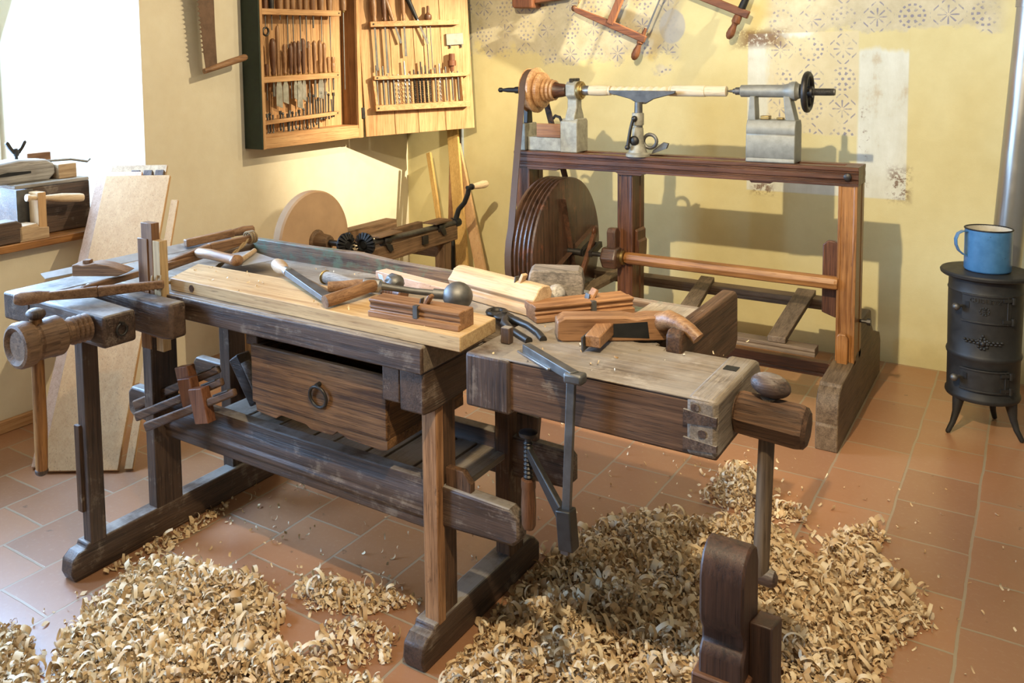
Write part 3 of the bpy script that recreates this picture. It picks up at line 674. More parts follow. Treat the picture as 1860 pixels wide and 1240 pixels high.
# lower frame
def grooved(x0,x1,y,z0,z1,w,mt,name='stretcher'):
    m=MB().prism([(y,z0),(y,z0+.012),(y+.003,z0+.014),(y+.003,z0+.02),(y,z0+.022),(y,z1),(y+w,z1),(y+w,z0)],(x0,0,0),(0,1,0),(0,0,1),(x1-x0,0,0)); return part(name,m,mt,T,.003)
grooved(-2.25,-.735,4.34,.405,.452,.085,LG[0]); grooved(-2.24,-.714,4.085,.17,.235,.045,LR[0])
grooved(-1.62,-.755,3.835,.335,.372,.07,LG[0],'treadle_board')
for xa,xb,xc,xd in ((-1.43,-1.36,-1.39,-1.30),(-.955,-.87,-.95,-.875)):
    part('treadle_bar',MB().hexa([(xc,3.84,.372),(xd,3.84,.372),(xb,4.42,.452),(xa,4.42,.452)],[(xc,3.84,.398),(xd,3.84,.398),(xb,4.42,.478),(xa,4.42,.478)]),LG[1],T,.003)
part('treadle_bar',MB().hexa([(-2.0,3.84,.372),(-1.93,3.84,.372),(-1.80,4.40,.452),(-1.87,4.40,.452)],[(-2.0,3.84,.398),(-1.93,3.84,.398),(-1.80,4.40,.478),(-1.87,4.40,.478)]),LG[1],T,.003)
part('rocker_arm',MB().prism([(-.785,.46),(-.725,.44),(-.72,.775),(-.74,.785),(-.765,.785),(-.785,.765)],(0,4.11,0),(1,0,0),(0,0,1),(0,.03,0)),LR[2],T,.004)
m=MB().rev((-1.69,4.04,.615),(1,0,0),[(0,.026),(.02,.031),(.97,.031),(.985,.028)],8,True,True); part('roller_bar',m,LO[0],T,.003)
m=MB().rev((-1.785,4.0,.618),(1,0,0),[(0,.052),(.006,.060),(.075,.060),(.082,.05)],6,True,True); m.box(-1.77,-1.70,4.02,4.06,.58,.66); bb=part('bearing_block',m,WH[0],T,.006)
part('bearing_ring',MB().rev((-1.703,4.035,.615),(1,0,0),[(0,.036),(.012,.036)],18),BRASS,bb)
part('bearing_strap',MB().prism([(3.99,.66),(4.03,.66),(4.05,.745),(4.03,.765),(4.0,.765),(3.985,.745)],(-1.765,0,0),(0,1,0),(0,0,1),(.045,0,0)),WH[2],bb,.004)
part('post_cheek',MB().prism([(-1.655,.60),(-1.635,.61),(-1.632,.69),(-1.64,.70),(-1.64,.745),(-1.655,.755)],(0,4.08,0),(1,0,0),(0,0,1),(0,.11,0)),LR[2],T,.004)
# flywheel with belt grooves
prof=[(0,.30),(0,.368),(.005,.372)]
x=.02
for k in range(5):
    prof+=[(x,.380),(x+.008,.382),(x+.013,.366),(x+.021,.366)]; x+=.024
prof+=[(.140,.384),(.150,.382),(.156,.372),(.156,.02)]
m=MB().rev((-2.155,4.04,.615),(1,0,0),prof,72,True); fw=part('flywheel',m,WH[2],T)
m=MB(); 
for ang in (.3,.3+PI/2): 
    m.beam(V((-1.996,4.04,.615))-V((0,math.cos(ang),math.sin(ang)))*.30,V((-1.996,4.04,.615))+V((0,math.cos(ang),math.sin(ang)))*.30,.004,.05,up=(1,0,0))
part('flywheel_batten',m,WH[1],fw,.001)
m=MB().cyl((-2.33,4.04,.615),(-1.99,4.04,.615),.02); m.tube([(-1.995,4.04,.615),(-1.925,4.04,.615)],.018); m.beam((-1.93,4.04,.607),(-1.93,4.15,.64),.022,.028); m.tube([(-1.935,4.15,.64),(-1.87,4.15,.64)],.013)
m.beam((-1.875,4.16,.643),(-1.875,4.03,.612),.018,.03); m.tube([(-1.88,4.04,.615),(-1.68,4.04,.615)],.012); part('crank_axle',m,IRON,T)
m=MB().beam((-1.905,3.90,.40),(-1.90,4.14,.70),.022,.028); m.ell((-1.90,4.148,.71),(.014,.03,.03)); part('pitman_rod',m,LR[2],T,.003)
# headstock
m=MB().prism([(4.055,1.126),(4.055,1.285),(4.07,1.30),(4.17,1.30),(4.185,1.285),(4.185,1.126)],(-2.055,0,0),(0,1,0),(0,0,1),(.098,0,0))
m.prism([(4.055,1.126),(4.055,1.27),(4.185,1.27),(4.185,1.126)],(-2.30,0,0),(0,1,0),(0,0,1),(.04,0,0))
m.prism([(-2.262,1.126),(-2.055,1.126),(-2.055,1.20),(-2.262,1.20)],(0,4.075,0),(1,0,0),(0,0,1),(0,.09,0))
hs=part('headstock',m,CASTL,T,.005)
m=MB().prism([(4.062,1.29),(4.066,1.315),(4.09,1.355),(4.092,1.40),(4.068,1.42),(4.066,1.475),(4.085,1.492),(4.155,1.492),(4.174,1.475),(4.172,1.42),(4.148,1.40),(4.15,1.355),(4.174,1.315),(4.178,1.29)],(-2.03,0,0),(0,1,0),(0,0,1),(.055,0,0)); part('bearing_post',m,CASTL,hs,.005)
m=MB()
for yy in (4.085,4.12,4.155): m.rev((-2.003,yy,1.488),(0,0,1),[(0,.012),(.018,.012),(.02,.008)],6,True,True)
part('nuts',m,IRON,hs)
m=MB().rev((-1.976,4.12,1.445),(1,0,0),[(0,.048),(.006,.050),(.018,.046),(.019,.038),(.026,.036)],28); part('bearing_cap',m,BRASS,hs)
m=MB().prism([(4.09,1.27),(4.11,1.49),(4.13,1.49),(4.15,1.27)],(-2.292,0,0),(0,1,0),(0,0,1),(.026,0,0)); part('rear_post',m,IRON,hs,.003)
part('wood_filler',MB().box(-2.20,-2.06,4.068,4.078,1.20,1.272),LO[0],hs,.002)
m=MB().tube([(-2.1,4.068,1.30),(-2.085,4.062,1.315),(-2.06,4.062,1.308),(-2.05,4.066,1.285)],.008,8); part('lock_lever',m,IRON,hs)
m=MB().rev((-2.462,4.12,1.445),(1,0,0),[(0,.006),(.008,.013),(.02,.013),(.028,.008),(.06,.013),(.10,.014),(.11,.019),(.20,.019)],14); sp=part('spindle',m,IRONB,T)
part('spindle_nose',MB().rev((-1.95,4.12,1.445),(1,0,0),[(0,.026),(.045,.025),(.05,.018)],18),STEEL,sp)
pr=[(0,.108),(.004,.112)]
m=MB().rev((-2.275,4.12,1.445),(1,0,0),[(0,.110),(.004,.117),(.007,.108),(.044,.108),(.046,.120),(.058,.121),(.064,.112),(.066,.082),(.074,.082),(.076,.096),(.092,.095),(.098,.088),(.100,.052),(.106,.052),(.108,.064),(.120,.063),(.122,.048),(.127,.048),(.129,.059),(.141,.058),(.143,.044),(.148,.044),(.150,.054),(.161,.053),(.163,.038)],56); pu=part('stepped_pulley',m,PULLEY,T)
m=MB().rev((-2.113,4.12,1.445),(1,0,0),[(0,.045),(.02,.038),(.05,.034),(.065,.030)],24); part('pulley_nose',m,LR[0],pu)
# leather belt from pulley to flywheel
def loop(c1,r1,c2,r2,x1,x2):
    pts=[]; d=math.hypot(c2[0]-c1[0],c2[1]-c1[1]); th=math.atan2(c2[1]-c1[1],c2[0]-c1[0]); b=math.acos((r1-r2)/d)
    n=22
    for k in range(n+1):
        a_=th+b+(2*PI-2*b)*k/n; pts.append(V((x1,c1[0]+r1*math.cos(a_),c1[1]+r1*math.sin(a_))))
    for k in range(n+1):
        a_=th-b+(2*b)*k/n; pts.append(V((x2,c2[0]+r2*math.cos(a_),c2[1]+r2*math.sin(a_))))
    return pts
P=loop((4.12,1.445),.110,(4.04,.615),.387,-2.252,-2.14); P.append(P[0]); 
lb=plain('belt_leather',(.085,.048,.028),.5); 
bt=part('drive_belt',MB().ribbon(P,(1,0,0),.036,.004),lb,T)
m=MB()
for k in range(7):
    t=.16+.05*k; q=P[-2].lerp(P[-1],1-t); m.beam(q+V((-.012,-.004,.0)),q+V((.012,-.004,.012 if k%2 else -.012)),.004,.004,up=(0,1,0))
part('belt_lacing',m,IRONB,bt)
# tool rest
m=MB().prism([(-.172,0),(.172,0),(.168,-.014),(.06,-.042),(.018,-.066),(-.018,-.066),(-.06,-.042),(-.168,-.014)],(-1.617,4.062,1.448),(1,0,0),(0,-.12,1),(0,.012,0)); tr=part('tool_rest',m,STEELD,T,.003)
m=MB().rev((-1.627,4.055,1.262),(0,0,1),[(0,.021),(.13,.019)],20); part('rest_stem',m,STEELD,tr)
m=MB().rev((-1.63,4.055,1.165),(0,0,1),[(0,.031),(.10,.026),(.105,.021),(.125,.021)],20); m.rev((-1.63,4.055,1.278),(0,0,1),[(0,.026),(.004,.029),(.058,.029),(.062,.026)],20); m.rev((-1.63,4.055,1.126),(0,0,1),[(0,.058),(.012,.058),(.02,.045),(.045,.038),(.06,.034)],28); part('rest_banjo',m,CASTL,tr)
m=MB().ell((-1.635,4.02,1.205),(.024,.014,.024)); m.ell((-1.635,4.022,1.312),(.015,.012,.015)); m.tube([(-1.640,4.015,1.305),(-1.65,4.008,1.26),(-1.662,4.006,1.178)],[.008,.0075,.009],10); m.ell((-1.664,4.006,1.172),(.013,.013,.013)); part('clamp_lever',m,IRON,tr)
m=MB().torus((-1.575,4.075,1.20),(0,1,.0),.033,.009,22,8); m.prism([(0,0),(.075,.03),(.085,.055),(.06,.06),(.01,.02)],(-1.575,4.09,1.135),(1,0,0),(0,0,1),(0,.02,0)); part('clamp_ring',m,STEELD,tr)
# tailstock
m=MB().prism([(4.055,1.126),(4.055,1.135),(4.058,1.145),(4.055,1.152),(4.057,1.245),(4.06,1.252),(4.057,1.259),(4.06,1.292),(4.075,1.318),(4.165,1.318),(4.182,1.292),(4.185,1.126)],(-1.112,0,0),(0,1,0),(0,0,1),(.215,0,0)); ts=part('tailstock',m,CASTG,T,.004)
def upright(x0,x1,xa,xb): return MB().prism([(x0,1.305),(x1,1.305),(xb,1.425),(xa,1.425)],(0,4.085,0),(1,0,0),(0,0,1),(0,.07,0))
part('upright',upright(-1.112,-1.075,-1.105,-1.082),CASTG,ts,.004); part('upright',upright(-.945,-.90,-.958,-.93),CASTG,ts,.004)
m=MB().rev((-1.155,4.12,1.447),(1,0,0),[(0,.022),(.004,.028),(.10,.029),(.19,.029),(.21,.034),(.225,.043),(.245,.044),(.252,.036),(.262,.033)],24); part('barrel',m,CASTG,ts)
m=MB().rev((-1.215,4.12,1.446),(1,0,0),[(0,.003),(.012,.006),(.024,.007),(.026,.012),(.036,.013),(.038,.018),(.062,.0185)],14); part('centre_point',m,STEELD,ts)
m=MB().torus((-.862,4.12,1.444),(1,0,0),.080,.0135,40,10)
for k in range(5):
    a_=k*2*PI/5+.3; m.tube([(-.862,4.12,1.444),(-.862,4.12+math.cos(a_)*.08,1.444+math.sin(a_)*.08)],.009,8)
m.rev((-.885,4.12,1.444),(1,0,0),[(0,.026),(.045,.026)],18); hw=part('handwheel',m,IRON,ts)
m=MB()
for k in range(22): m.rev((-.84+.004*k,4.12,1.444),(1,0,0),[(0,.0145),(.002,.017),(.004,.0145)],14,False)
m.cyl((-.845,4.12,1.444),(-.748,4.12,1.444),.0146); part('thread_rod',m,STEELD,ts)
m=MB(); m.box(-1.06,-1.02,4.10,4.14,1.318,1.335); m.box(-.99,-.96,4.10,4.13,1.318,1.328); part('clamp_nut',m,BRASS,ts,.003)
# the turned work between centres
prof=[(0,.020),(.004,.026),(.06,.027),(.09,.026),(.105,.0245),(.108,.0225),(.112,.0245),(.12,.024)]
x=.12
while x<.40: prof+=[(x,.0165),(x+.008,.021),(x+.018,.0235),(x+.028,.021),(x+.036,.0165)]; x+=.038
prof+=[(.42,.024),(.424,.021),(.428,.0255),(.435,.0255),(.438,.023),(.442,.026),(.60,.027),(.602,.025),(.70,.025),(.703,.021)]
WK=solo('turned_spindle',MB().rev((-1.920,4.12,1.445),(1,0,0),prof,28),wood('white_limewood',(.62,.5,.32),(.78,.66,.46),0,rough=.5,bump=.05),'freshly turned white wooden spindle with beads mounted between the lathe centres','turned spindle')
# saw dust on the bed
rng=np.random.default_rng(2)
def flakes(name,n,fn,mat,label,cat,parent=None,rng=rng):
    """many small curled strips, one mesh"""
    V_=[];F_=[]
    for i in range(n):
        x,y,z,L,W,R,A=fn(rng)
        k=max(2,int(abs(A)/.5)+1); t=np.linspace(0,1,k+1); a=t*A
        if abs(A)>.15: px=R*np.sin(a); pz=R*(1-np.cos(a))
        else: px=L*t; pz=0*t
        tw=rng.uniform(-.6,.6)*W
        pts=[]
        for j in range(k+1):
            w=W*(1-.35*rng.random()*(j in (0,k)))
            pts.append((px[j],-w/2+tw*t[j],pz[j])); pts.append((px[j],w/2+tw*t[j],pz[j]))
        pts=np.array(pts); pts-=pts.mean(0)
        q=rng.normal(size=4); 
        if rng.random()<.5: q=np.array([1,rng.normal()*.35,rng.normal()*.35,rng.normal()*3])
        q/=np.linalg.norm(q); a_,b_,c_,d_=q
        Rm=np.array([[1-2*(c_*c_+d_*d_),2*(b_*c_-a_*d_),2*(b_*d_+a_*c_)],[2*(b_*c_+a_*d_),1-2*(b_*b_+d_*d_),2*(c_*d_-a_*b_)],[2*(b_*d_-a_*c_),2*(c_*d_+a_*b_),1-2*(b_*b_+c_*c_)]])
        pts=pts@Rm.T; zz=pts[:,2].min(); pts[:,2]+= z-min(zz,0) if z is not None else 0
        pts[:,0]+=x; pts[:,1]+=y
        b=len(V_); V_.extend(map(tuple,pts))
        for j in range(k): F_.append((b+2*j,b+2*j+1,b+2*j+3,b+2*j+2))
    me=bpy.data.meshes.new(name); me.from_pydata(V_,[],F_); me.polygons.foreach_set('use_smooth',[True]*len(F_)); me.materials.append(mat)
    o=bpy.data.objects.new(name,me); COL.objects.link(o); tag(o,label,cat,None,'stuff')
    # one base colour per strip
    at=me.attributes.new('tone','FLOAT','FACE'); vals=np.zeros(len(F_)); 
    return o
def shaving_mat():
    m=M('shavings',.6,0,.3); v=m.coord(rnd=False)
    n=m.noise(v,45,3,.6); n2=m.noise(v,9,3,.6)
    g=m.nt.nodes.new('ShaderNodeNewGeometry'); ri=S(m.nt,g.outputs['Random Per Island'])
    m.col(m.ramp(ri*.7+n2*.3,[(.15,(.52,.33,.16)),(.42,(.70,.51,.29)),(.75,(.80,.65,.43)),(.97,(.86,.78,.62))]))
    m.b.inputs['Subsurface Weight'].default_value=0.0
    m.bump(n,.2,.002); return m.m
SHAV=shaving_mat()
DUST=plain('sawdust_pale',(.62,.47,.25),.9,.2,200)
def fd(r):
    u=r.random(); x=-1.92+.8*u; y=4.035+.05*r.random() if r.random()<.8 else 4.155+.05*r.random()
    h=.012*math.exp(-((x+1.53)/.13)**2)*r.random()+.1262
    return x,y,h,.004+.004*r.random(),.003+.003*r.random(),.004,r.uniform(0,2)
flakes('sawdust',1500,fd,DUST,'pale sawdust scattered along the lathe bed around the tool rest','sawdust')
# ------------------------------------------------------------------ tool cabinet on the left wall
GREEN=plain('cabinet_green_paint',(.022,.035,.020),.6,.4,30)
ORD=['first','second','third','fourth','fifth','sixth','seventh','eighth','ninth','tenth','eleventh','twelfth','thirteenth','fourteenth','fifteenth','sixteenth','seventeenth','eighteenth']
z0,z1=1.127,2.32; xb,xf=-3.739,-3.598; y0,y1=3.435,4.322
T=thing('tool_cabinet','open pine wall cabinet with dark green sides and racks of hand tools','cabinet',(-3.67,3.88,z0))
part('side_panel',MB().box(xb,xf-.002,y0,y0+.010,z0,z1),GREEN,T,.001,'dark green painted outer side')
part('side_board',MB().box(xb,xf,y0+.010,y0+.030,z0,z1),CB[2],T,.001)
part('side_board',MB().box(xb,xf,y1-.045,y1,z0,z1),CB[2],T,.001)
part('inner_side',MB().box(xb+.012,xf-.01,y1-.05,y1-.044,z0+.08,z1),CBD[2],T)
part('bottom_board',MB().box(xb,xf-.004,y0+.03,y1-.045,z0+.06,z0+.083),CB[1],T,.001); part('front_rail',MB().box(xf-.022,xf,y0+.03,y1-.045,z0+.002,z0+.062),CB[1],T,.001)
part('top_board',MB().box(xb,xf,y0+.03,y1-.045,z1-.03,z1),CB[1],T,.001)
m=MB(); yy=y0+.03
for w in (.16,.155,.17,.155,.165): m.box(xb,xb+.012,yy+.002,min(yy+w-.002,y1-.045),z0+.08,z1-.03); yy+=w
part('back_panel',m,CB[2],T,.0015)
def rack(za,zb,ya,yb,h=.028):
    m=MB().hexa([(xb+.05,ya,za-h/2),(xb+.115,ya,za-h/2),(xb+.115,yb,zb-h/2),(xb+.05,yb,zb-h/2)],[(xb+.05,ya,za+h/2),(xb+.115,ya,za+h/2),(xb+.115,yb,zb+h/2),(xb+.05,yb,zb+h/2)])
    r=part('tool_rack',m,CB[1],T,.002); part('screw_head',MB().cyl((xb+.115,yb-.02,zb),(xb+.1175,yb-.02,zb),.005,n=10),IRON,r); return r
rack(1.902,1.916,3.475,4.16,.034); rack(1.517,1.533,3.48,4.135,.034); rack(1.272,1.296,3.485,4.125,.022)
part('key_hook',MB().torus((xb+.118,3.510,1.79),(1,0,0),.022,.006,18,8),IRON,T)
XT=xb+.088
rnd=random.Random(11)
def hprof(h,r,style):
    if style==0: return [(0,r*.6),(h*.06,r*.75),(h*.12,r*.62),(h*.3,r*.85),(h*.6,r),(h*.85,r*.95),(h*.96,r*.7),(h,r*.25)]
    if style==1: return [(0,r*.62),(h*.1,r*.7),(h*.5,r*.85),(h*.8,r*.98),(h*.93,r*.92),(h,r*.4)]
    if style==2: return [(0,r*.6),(h*.05,r*.8),(h*.09,r*.55),(h*.25,r*.7),(h*.55,r),(h*.7,r*.9),(h*.78,r*.72),(h*.9,r*.8),(h,r*.35)]
    return [(0,r*.9),(h*.3,r),(h*.55,r),(h*.6,r*.8),(h*.75,r),(h,r*.8)]
def chisel(name,label,cat,grp,y,zr,ztop,zb,r,style,hm,bw,bstyle,x=XT):
    t=thing(name,label,cat,(x,y,zb),0,grp)
    part('handle',MB().rev((x,y,zr),(0,0,1),hprof(ztop-zr,r,style),14),hm,t)
    part('ferrule',MB().rev((x,y,zr-.012),(0,0,1),[(0,r*.5),(.014,r*.62)],12),BRASS,t)
    m=MB()
    if bstyle==0: m.prism([(-bw*.3,0),(bw*.3,0),(bw*.35,-.04),(bw*.5,-.06),(bw*.5,-(zr-zb)),(-bw*.5,-(zr-zb)+.015),(-bw*.5,-.06),(-bw*.35,-.04)],(x,y,zr-.01),(0,1,0),(0,0,1),(.004,0,0))
    elif bstyle==1: m.cyl((x,y,zr),(x,y,zb),.0045,.003,8)
    else: m.beam((x,y,zr),(x,y,zb),.012,.006,up=(1,0,0),w1=bw*.6)
    part('blade',m,STEELD if bstyle else STEEL,t,.0)
    return t
cols=[HD[2],HDD[2],PL[2]]
mids=[(3.536,1.608,.013,1,1,1.40,.012,1),(3.589,1.754,.021,0,1,1.42,.03,2),(3.629,1.827,.014,1,0,1.36,.05,0),(3.682,1.722,.015,2,0,1.38,.045,0),(3.732,1.726,.016,0,1,1.40,.02,1),(3.765,1.739,.015,1,1,1.40,.03,0),(3.799,1.742,.017,2,1,1.345,.045,0),(3.838,1.757,.017,1,1,1.39,.032,0),(3.887,1.741,.014,0,0,1.37,.02,1),(3.937,1.745,.015,1,0,1.40,.03,2),(3.987,1.750,.016,0,0,1.395,.05,0),(4.025,1.733,.013,1,0,1.42,.014,1),(4.061,1.646,.013,1,0,1.43,.014,1),(4.103,1.646,.014,3,0,1.44,.014,2)]
for i,(y,zt,r,st,c,zb,bw,bs) in enumerate(mids):
    zr=1.527+.016*(y-3.48)/.65+.013
    chisel('chisel','%s handled chisel from the left on the cabinet\'s middle rack, %s'%(ORD[i],'dark brown handle' if c else 'honey brown handle'),'chisel','handled chisels on the middle rack',y,zr,zt,zb,r,st,HDD[2] if c else HD[2],bw,bs)
ups=[3.538,3.588,3.656,3.714,3.761,3.821,3.872,3.934,4.007,4.085]
for i,y in enumerate(ups):
    zr=1.902+.014*(y-3.475)/.685+.018; r=[.017,.018,.019,.018,.019,.016,.018,.019,.024,.021][i]
    zb=[1.82,1.80,1.86,1.70,1.72,1.68,1.70,1.82,1.74,1.69][i]
    chisel('gouge','%s turned handle from the left on the cabinet\'s top rack, blade hanging below'%ORD[i],'gouge','handled gouges on the top rack',y,zr,zr+.15,zb,r,3,[HDD[2],IRON,HD[2],HD[2],HD[2],HD[2],HD[2],PL[2],HD[2],HD[2]][i],.012,1 if i not in (7,) else 2)
chisel('awl','lone turned handle at the right end of the cabinet\'s top rack','awl',None,4.185,1.935,2.06,1.44,.022,3,HD[2],.005,1,x=xf-.03)
# small bits on the lowest rack
ys=[3.53,3.55,3.575,3.635,3.655,3.69,3.71,3.735,3.765,3.79,3.83,3.86,3.885,3.915,3.94,3.96,3.985,4.005,4.03,4.055,4.08,4.10]
for i,y in enumerate(ys):
    zr=1.272+.024*(y-3.485)/.64; zt=zr+(.12 if i>10 else .05)*rnd.uniform(.7,1.15); zb=zr-(.085 if i<16 else .03)*rnd.uniform(.6,1.1)
    m=MB().cyl((XT,y,zt),(XT,y+rnd.uniform(-.008,.008),zb),.0055,.004,8)
    if i%3==0: m.beam((XT,y,zt-.018),(XT,y,zt+.004),.016,.008,up=(1,0,0))
    elif i%3==1: m.ell((XT,y,zt),(.008,.008,.010),10,6)
    m.ell((XT,y,zb+.006),(.0065,.0065,.012),8,6)
    lab='%s bit from the left on the cabinet\'s lowest rack'%(ORD[i] if i<18 else ['fourth to last','third to last','second to last','last'][i-18])
    if i>=18: lab='%s dark bit at the right end of the cabinet\'s lowest rack'%['fourth from last','third from last','second from last','rightmost'][i-18]
    solo('drill_bit',m,IRON if i%2 else STEELD,lab,'drill bit',0,'small bits on the lowest rack')
# hinged door
hp=V((-3.598,4.333,1.130)); du=V((.652,.757,.047)); dn=V((.757,-.652,0)).normalized(); dz=V((-.03,-.036,1)).normalized()
def D(s,h,n=0): return hp+du*s+dz*h+dn*n
def dbox(m,s0,s1,h0,h1,n0,n1):
    return m.hexa([D(s0,h0,n0),D(s1,h0,n0),D(s1,h0,n1),D(s0,h0,n1)],[D(s0,h1,n0),D(s1,h1,n0),D(s1,h1,n1),D(s0,h1,n1)])
m=MB()
for a,b in ((.008,.2005),(.2035,.3575),(.3605,.540),(.543,.738)): dbox(m,a,b,0,1.15,-.004,.018)
door=part('door',m,CB[2],T,.0015)
part('door_outside',dbox(MB(),.008,.738,0,1.15,-.007,-.004),GREEN,door)
part('hinge',dbox(MB(),-.012,.010,.12,.19,.0,.022),IRON,door,.002)
for h,a,b,t in ((.708,.075,.66,.034),(.366,.077,.71,.024),(.172,.073,.70,.038)):
    m=MB(); m.hexa([D(a,h+.008-t/2,.018),D(b,h-.006-t/2,.018),D(b,h-.006-t/2,.066),D(a,h+.008-t/2,.066)],[D(a,h+.008+t/2,.018),D(b,h-.006+t/2,.018),D(b,h-.006+t/2,.066),D(a,h+.008+t/2,.066)])
    r=part('tool_rack',m,CB[0],door,.002); part('screw_head',MB().cyl(D(a+.02,h+.008,.066),D(a+.02,h+.008,.0685),.006,n=10),IRON,r)
part('rack_side',MB().prism([(.0,.0),(.015,.02),(.005,.19),(-.012,.19)],D(.08,.175,.03),du,dz,dn*.02),CB[0],door,.002)
part('rack_side',MB().prism([(.0,.0),(.015,.0),(.008,.18),(-.008,.18)],D(.66,.175,.03),du,dz,dn*.02),CB[0],door,.002)
lk=part('lock_plate',dbox(MB(),.575,.69,.555,.63,.018,.034),CASTG,door,.002)
m=MB()
for q in (.60,.675): m.cyl(D(q,.535,.026),D(q,.565,.026),.006)
part('lock_bolt',m,IRON,lk)
def dtool(label,s,h0,h1,hb,r,mat,lean=0,cat='chisel',style=0):
    t=thing('door_tool' if cat!='chisel' else 'chisel',label,cat,D(s,hb,.042),0,'handled tools on the door\'s upper rack')
    a=D(s,h0,.045); b=D(s-lean,h1,.045); ax=(b-a)
    part('handle',MB().rev(a,ax,hprof(ax.length,r,style),14),mat,t)
    part('ferrule',MB().rev(a-ax.normalized()*.014,ax,[(0,r*.55),(.016,r*.6)],12),STEEL,t)
    e=a-ax.normalized()*(h0-hb); part('blade',MB().beam(a,e,.010,.005,up=dn,w1=.016),STEELD,t)
dtool('fat honey coloured handle at the left of the door\'s upper rack',.105,.73,.90,.42,.021,HD[2])
dtool('dark handle second from the left on the door\'s upper rack, long blade',.172,.73,.90,.40,.019,HDD[2])
dtool('leaning handle third from the left on the door\'s upper rack',.228,.73,.90,.58,.017,HD[2],.05)
dtool('slim handle fourth from the left on the door\'s upper rack',.297,.73,.90,.50,.015,HD[2])
dtool('black tool leaning left on the door\'s upper rack',.385,.73,.92,.56,.018,IRONB,.075,'chisel',1)
m=MB().rev(D(.457,.726,.045),(0,0,1),[(0,.022),(.012,.026),(.03,.024),(.042,.012),(.05,.009),(.085,.009),(.09,.006)],16); solo('bradawl',m,HDD[2],'small bradawl with round turned wooden head on the door\'s upper rack','awl')
for q in (.470,.445): solo('steel_rod',MB().cyl(D(q,.735,.042),D(q,.40,.042),.003,n=8),STEELD,'thin rod hanging %s below the round knob on the door'%('right' if q>.46 else 'left'),'rod')
# drill bits between the two lower racks of the door
bits=[(.096,.455,0),(.138,.447,0),(.166,.395,0),(.205,.388,0),(.234,.388,1),(.281,.470,1),(.306,.388,1),(.342,.412,2),(.370,.40,2),(.390,.46,2),(.420,.435,2),(.444,.40,2),(.482,.415,0),(.513,.440,1),(.554,.418,0),(.596,.388,0),(.636,.385,0)]
for i,(s_,ht,ty) in enumerate(bits):
    hb=.195; m=MB(); m.cyl(D(s_,.36,.042),D(s_,ht,.042),.005+.001*(i%3),.005,8)
    if ty==0: m.cyl(D(s_,hb,.042),D(s_,.36,.042),.0055,.006,8)
    else:
        n=26; R=.0075 if ty==1 else .0095; turns=3 if ty==1 else 7
        for ph in (0,PI):
            pts=[]
            for k in range(n*2+1):
                t_=k/(n*2); a_=t_*turns*2*PI+ph; c_=D(s_,hb+t_*.165,.042); pts.append(c_+(du*math.cos(a_)+dn*math.sin(a_))*R*.6)
            m.tube(pts,.0033,6)
    solo('drill_bit',m,[STEELD,STEEL,IRON][ty],'%s %s from the left in the door\'s lower rack'%(ORD[i],['plain shank bit','twist drill bit','spiral auger bit'][ty]),'drill bit',0,'bits in the lower door rack')
m=MB().rev(D(.596,.385,.05),(0,0,1),[(0,.013),(.035,.014),(.037,.028),(.07,.028),(.072,.020),(.115,.019)],18); solo('wooden_plug',m,SR[2],'stepped round brown wooden plug on the door\'s rack below the lock','wooden plug')
# ------------------------------------------------------------------ saws on the walls
T=thing('two_man_saw','large rusty saw blade with coarse teeth and wooden handle on the left wall','saw',(-3.65,3.12,1.57))
poly=[(3.098,1.578),(3.175,1.585),(3.168,1.8),(3.166,2.1),(3.17,2.7)]
n=44
for k in range(n):
    z=2.7-(2.7-1.66)*k/n; yb=3.05+.048*((2.7-z)/1.1)**2*1.0 - .0
    yb=3.04+.05*max(0,(2.25-z))/.6
    poly.append((yb,z)); poly.append((yb-.016,z-.008)); poly.append((yb-.002,z-.014))
part('blade',MB().prism(poly,(-3.652,0,0),(0,1,0),(0,0,1),(.0025,0,0)),metal('rusty_saw',(.17,.105,.07),.55,.6),T)
m=MB().tube([(-3.652,3.085,1.573),(-3.648,3.16,1.593),(-3.642,3.25,1.618),(-3.638,3.36,1.645),(-3.637,3.372,1.648)],[.014,.016,.018,.0185,.014],14); part('handle',m,SW[1],T)
part('hanging_nail',MB().cyl((-3.742,3.15,2.55),(-3.645,3.15,2.55),.005),IRON,T)
T=thing('frame_saw','reddish wooden frame saw hanging on the back wall above the lathe','frame saw',(-2.1,4.89,1.63),0)
Y_=4.885; a=V((.914,0,-.405)); b=V((.405,0,.914)); c0=V((-2.143,Y_,1.815))
def arm(c): return MB().prism([(-.25,-.012),(-.23,-.020),(0,-.022),(.2,-.022),(.245,-.022),(.245,.020),(.0,.022),(-.23,.012),(-.25,.008)],c+V((0,-.014,0)),a,b,(0,.028,0))
part('arm',arm(c0),SR[0],T,.004); part('arm',arm(c0+b*.55),SR[0],T,.004)
m=MB().prism([(-.018,0),(.026,0),(.022,.55),(-.014,.55)],c0+V((0,-.016,0))+a*.0,a,b,(0,.030,0)); part('stretcher',m,SR[2],T,.004)
m=MB().beam(c0+a*.232+b*.04,c0+a*.232+b*.52,.002,.010,up=a); part('blade',m,STEELD,T)
h=c0+a*.222
m=MB().rev(h+b*.06,-b,[(0,.009),(.03,.012),(.075,.013)],12); m.rev(h-b*.022,-b*1+a*.03,[(0,.018),(.01,.02),(.018,.014),(.03,.015),(.06,.022),(.085,.0235),(.105,.018),(.115,.008)],18); part('handle',m,SR[2],T)
m=MB().ell(c0-a*.252,(.020,.018,.020)); part('arm_knob',m,HDD[0],T)
def tw(p,q,ph,R=.006,n=40): return [p.lerp(q,k/n)+V((math.cos(ph+k*.9)*R,math.sin(ph+k*.9)*R,0)) for k in range(n+1)]
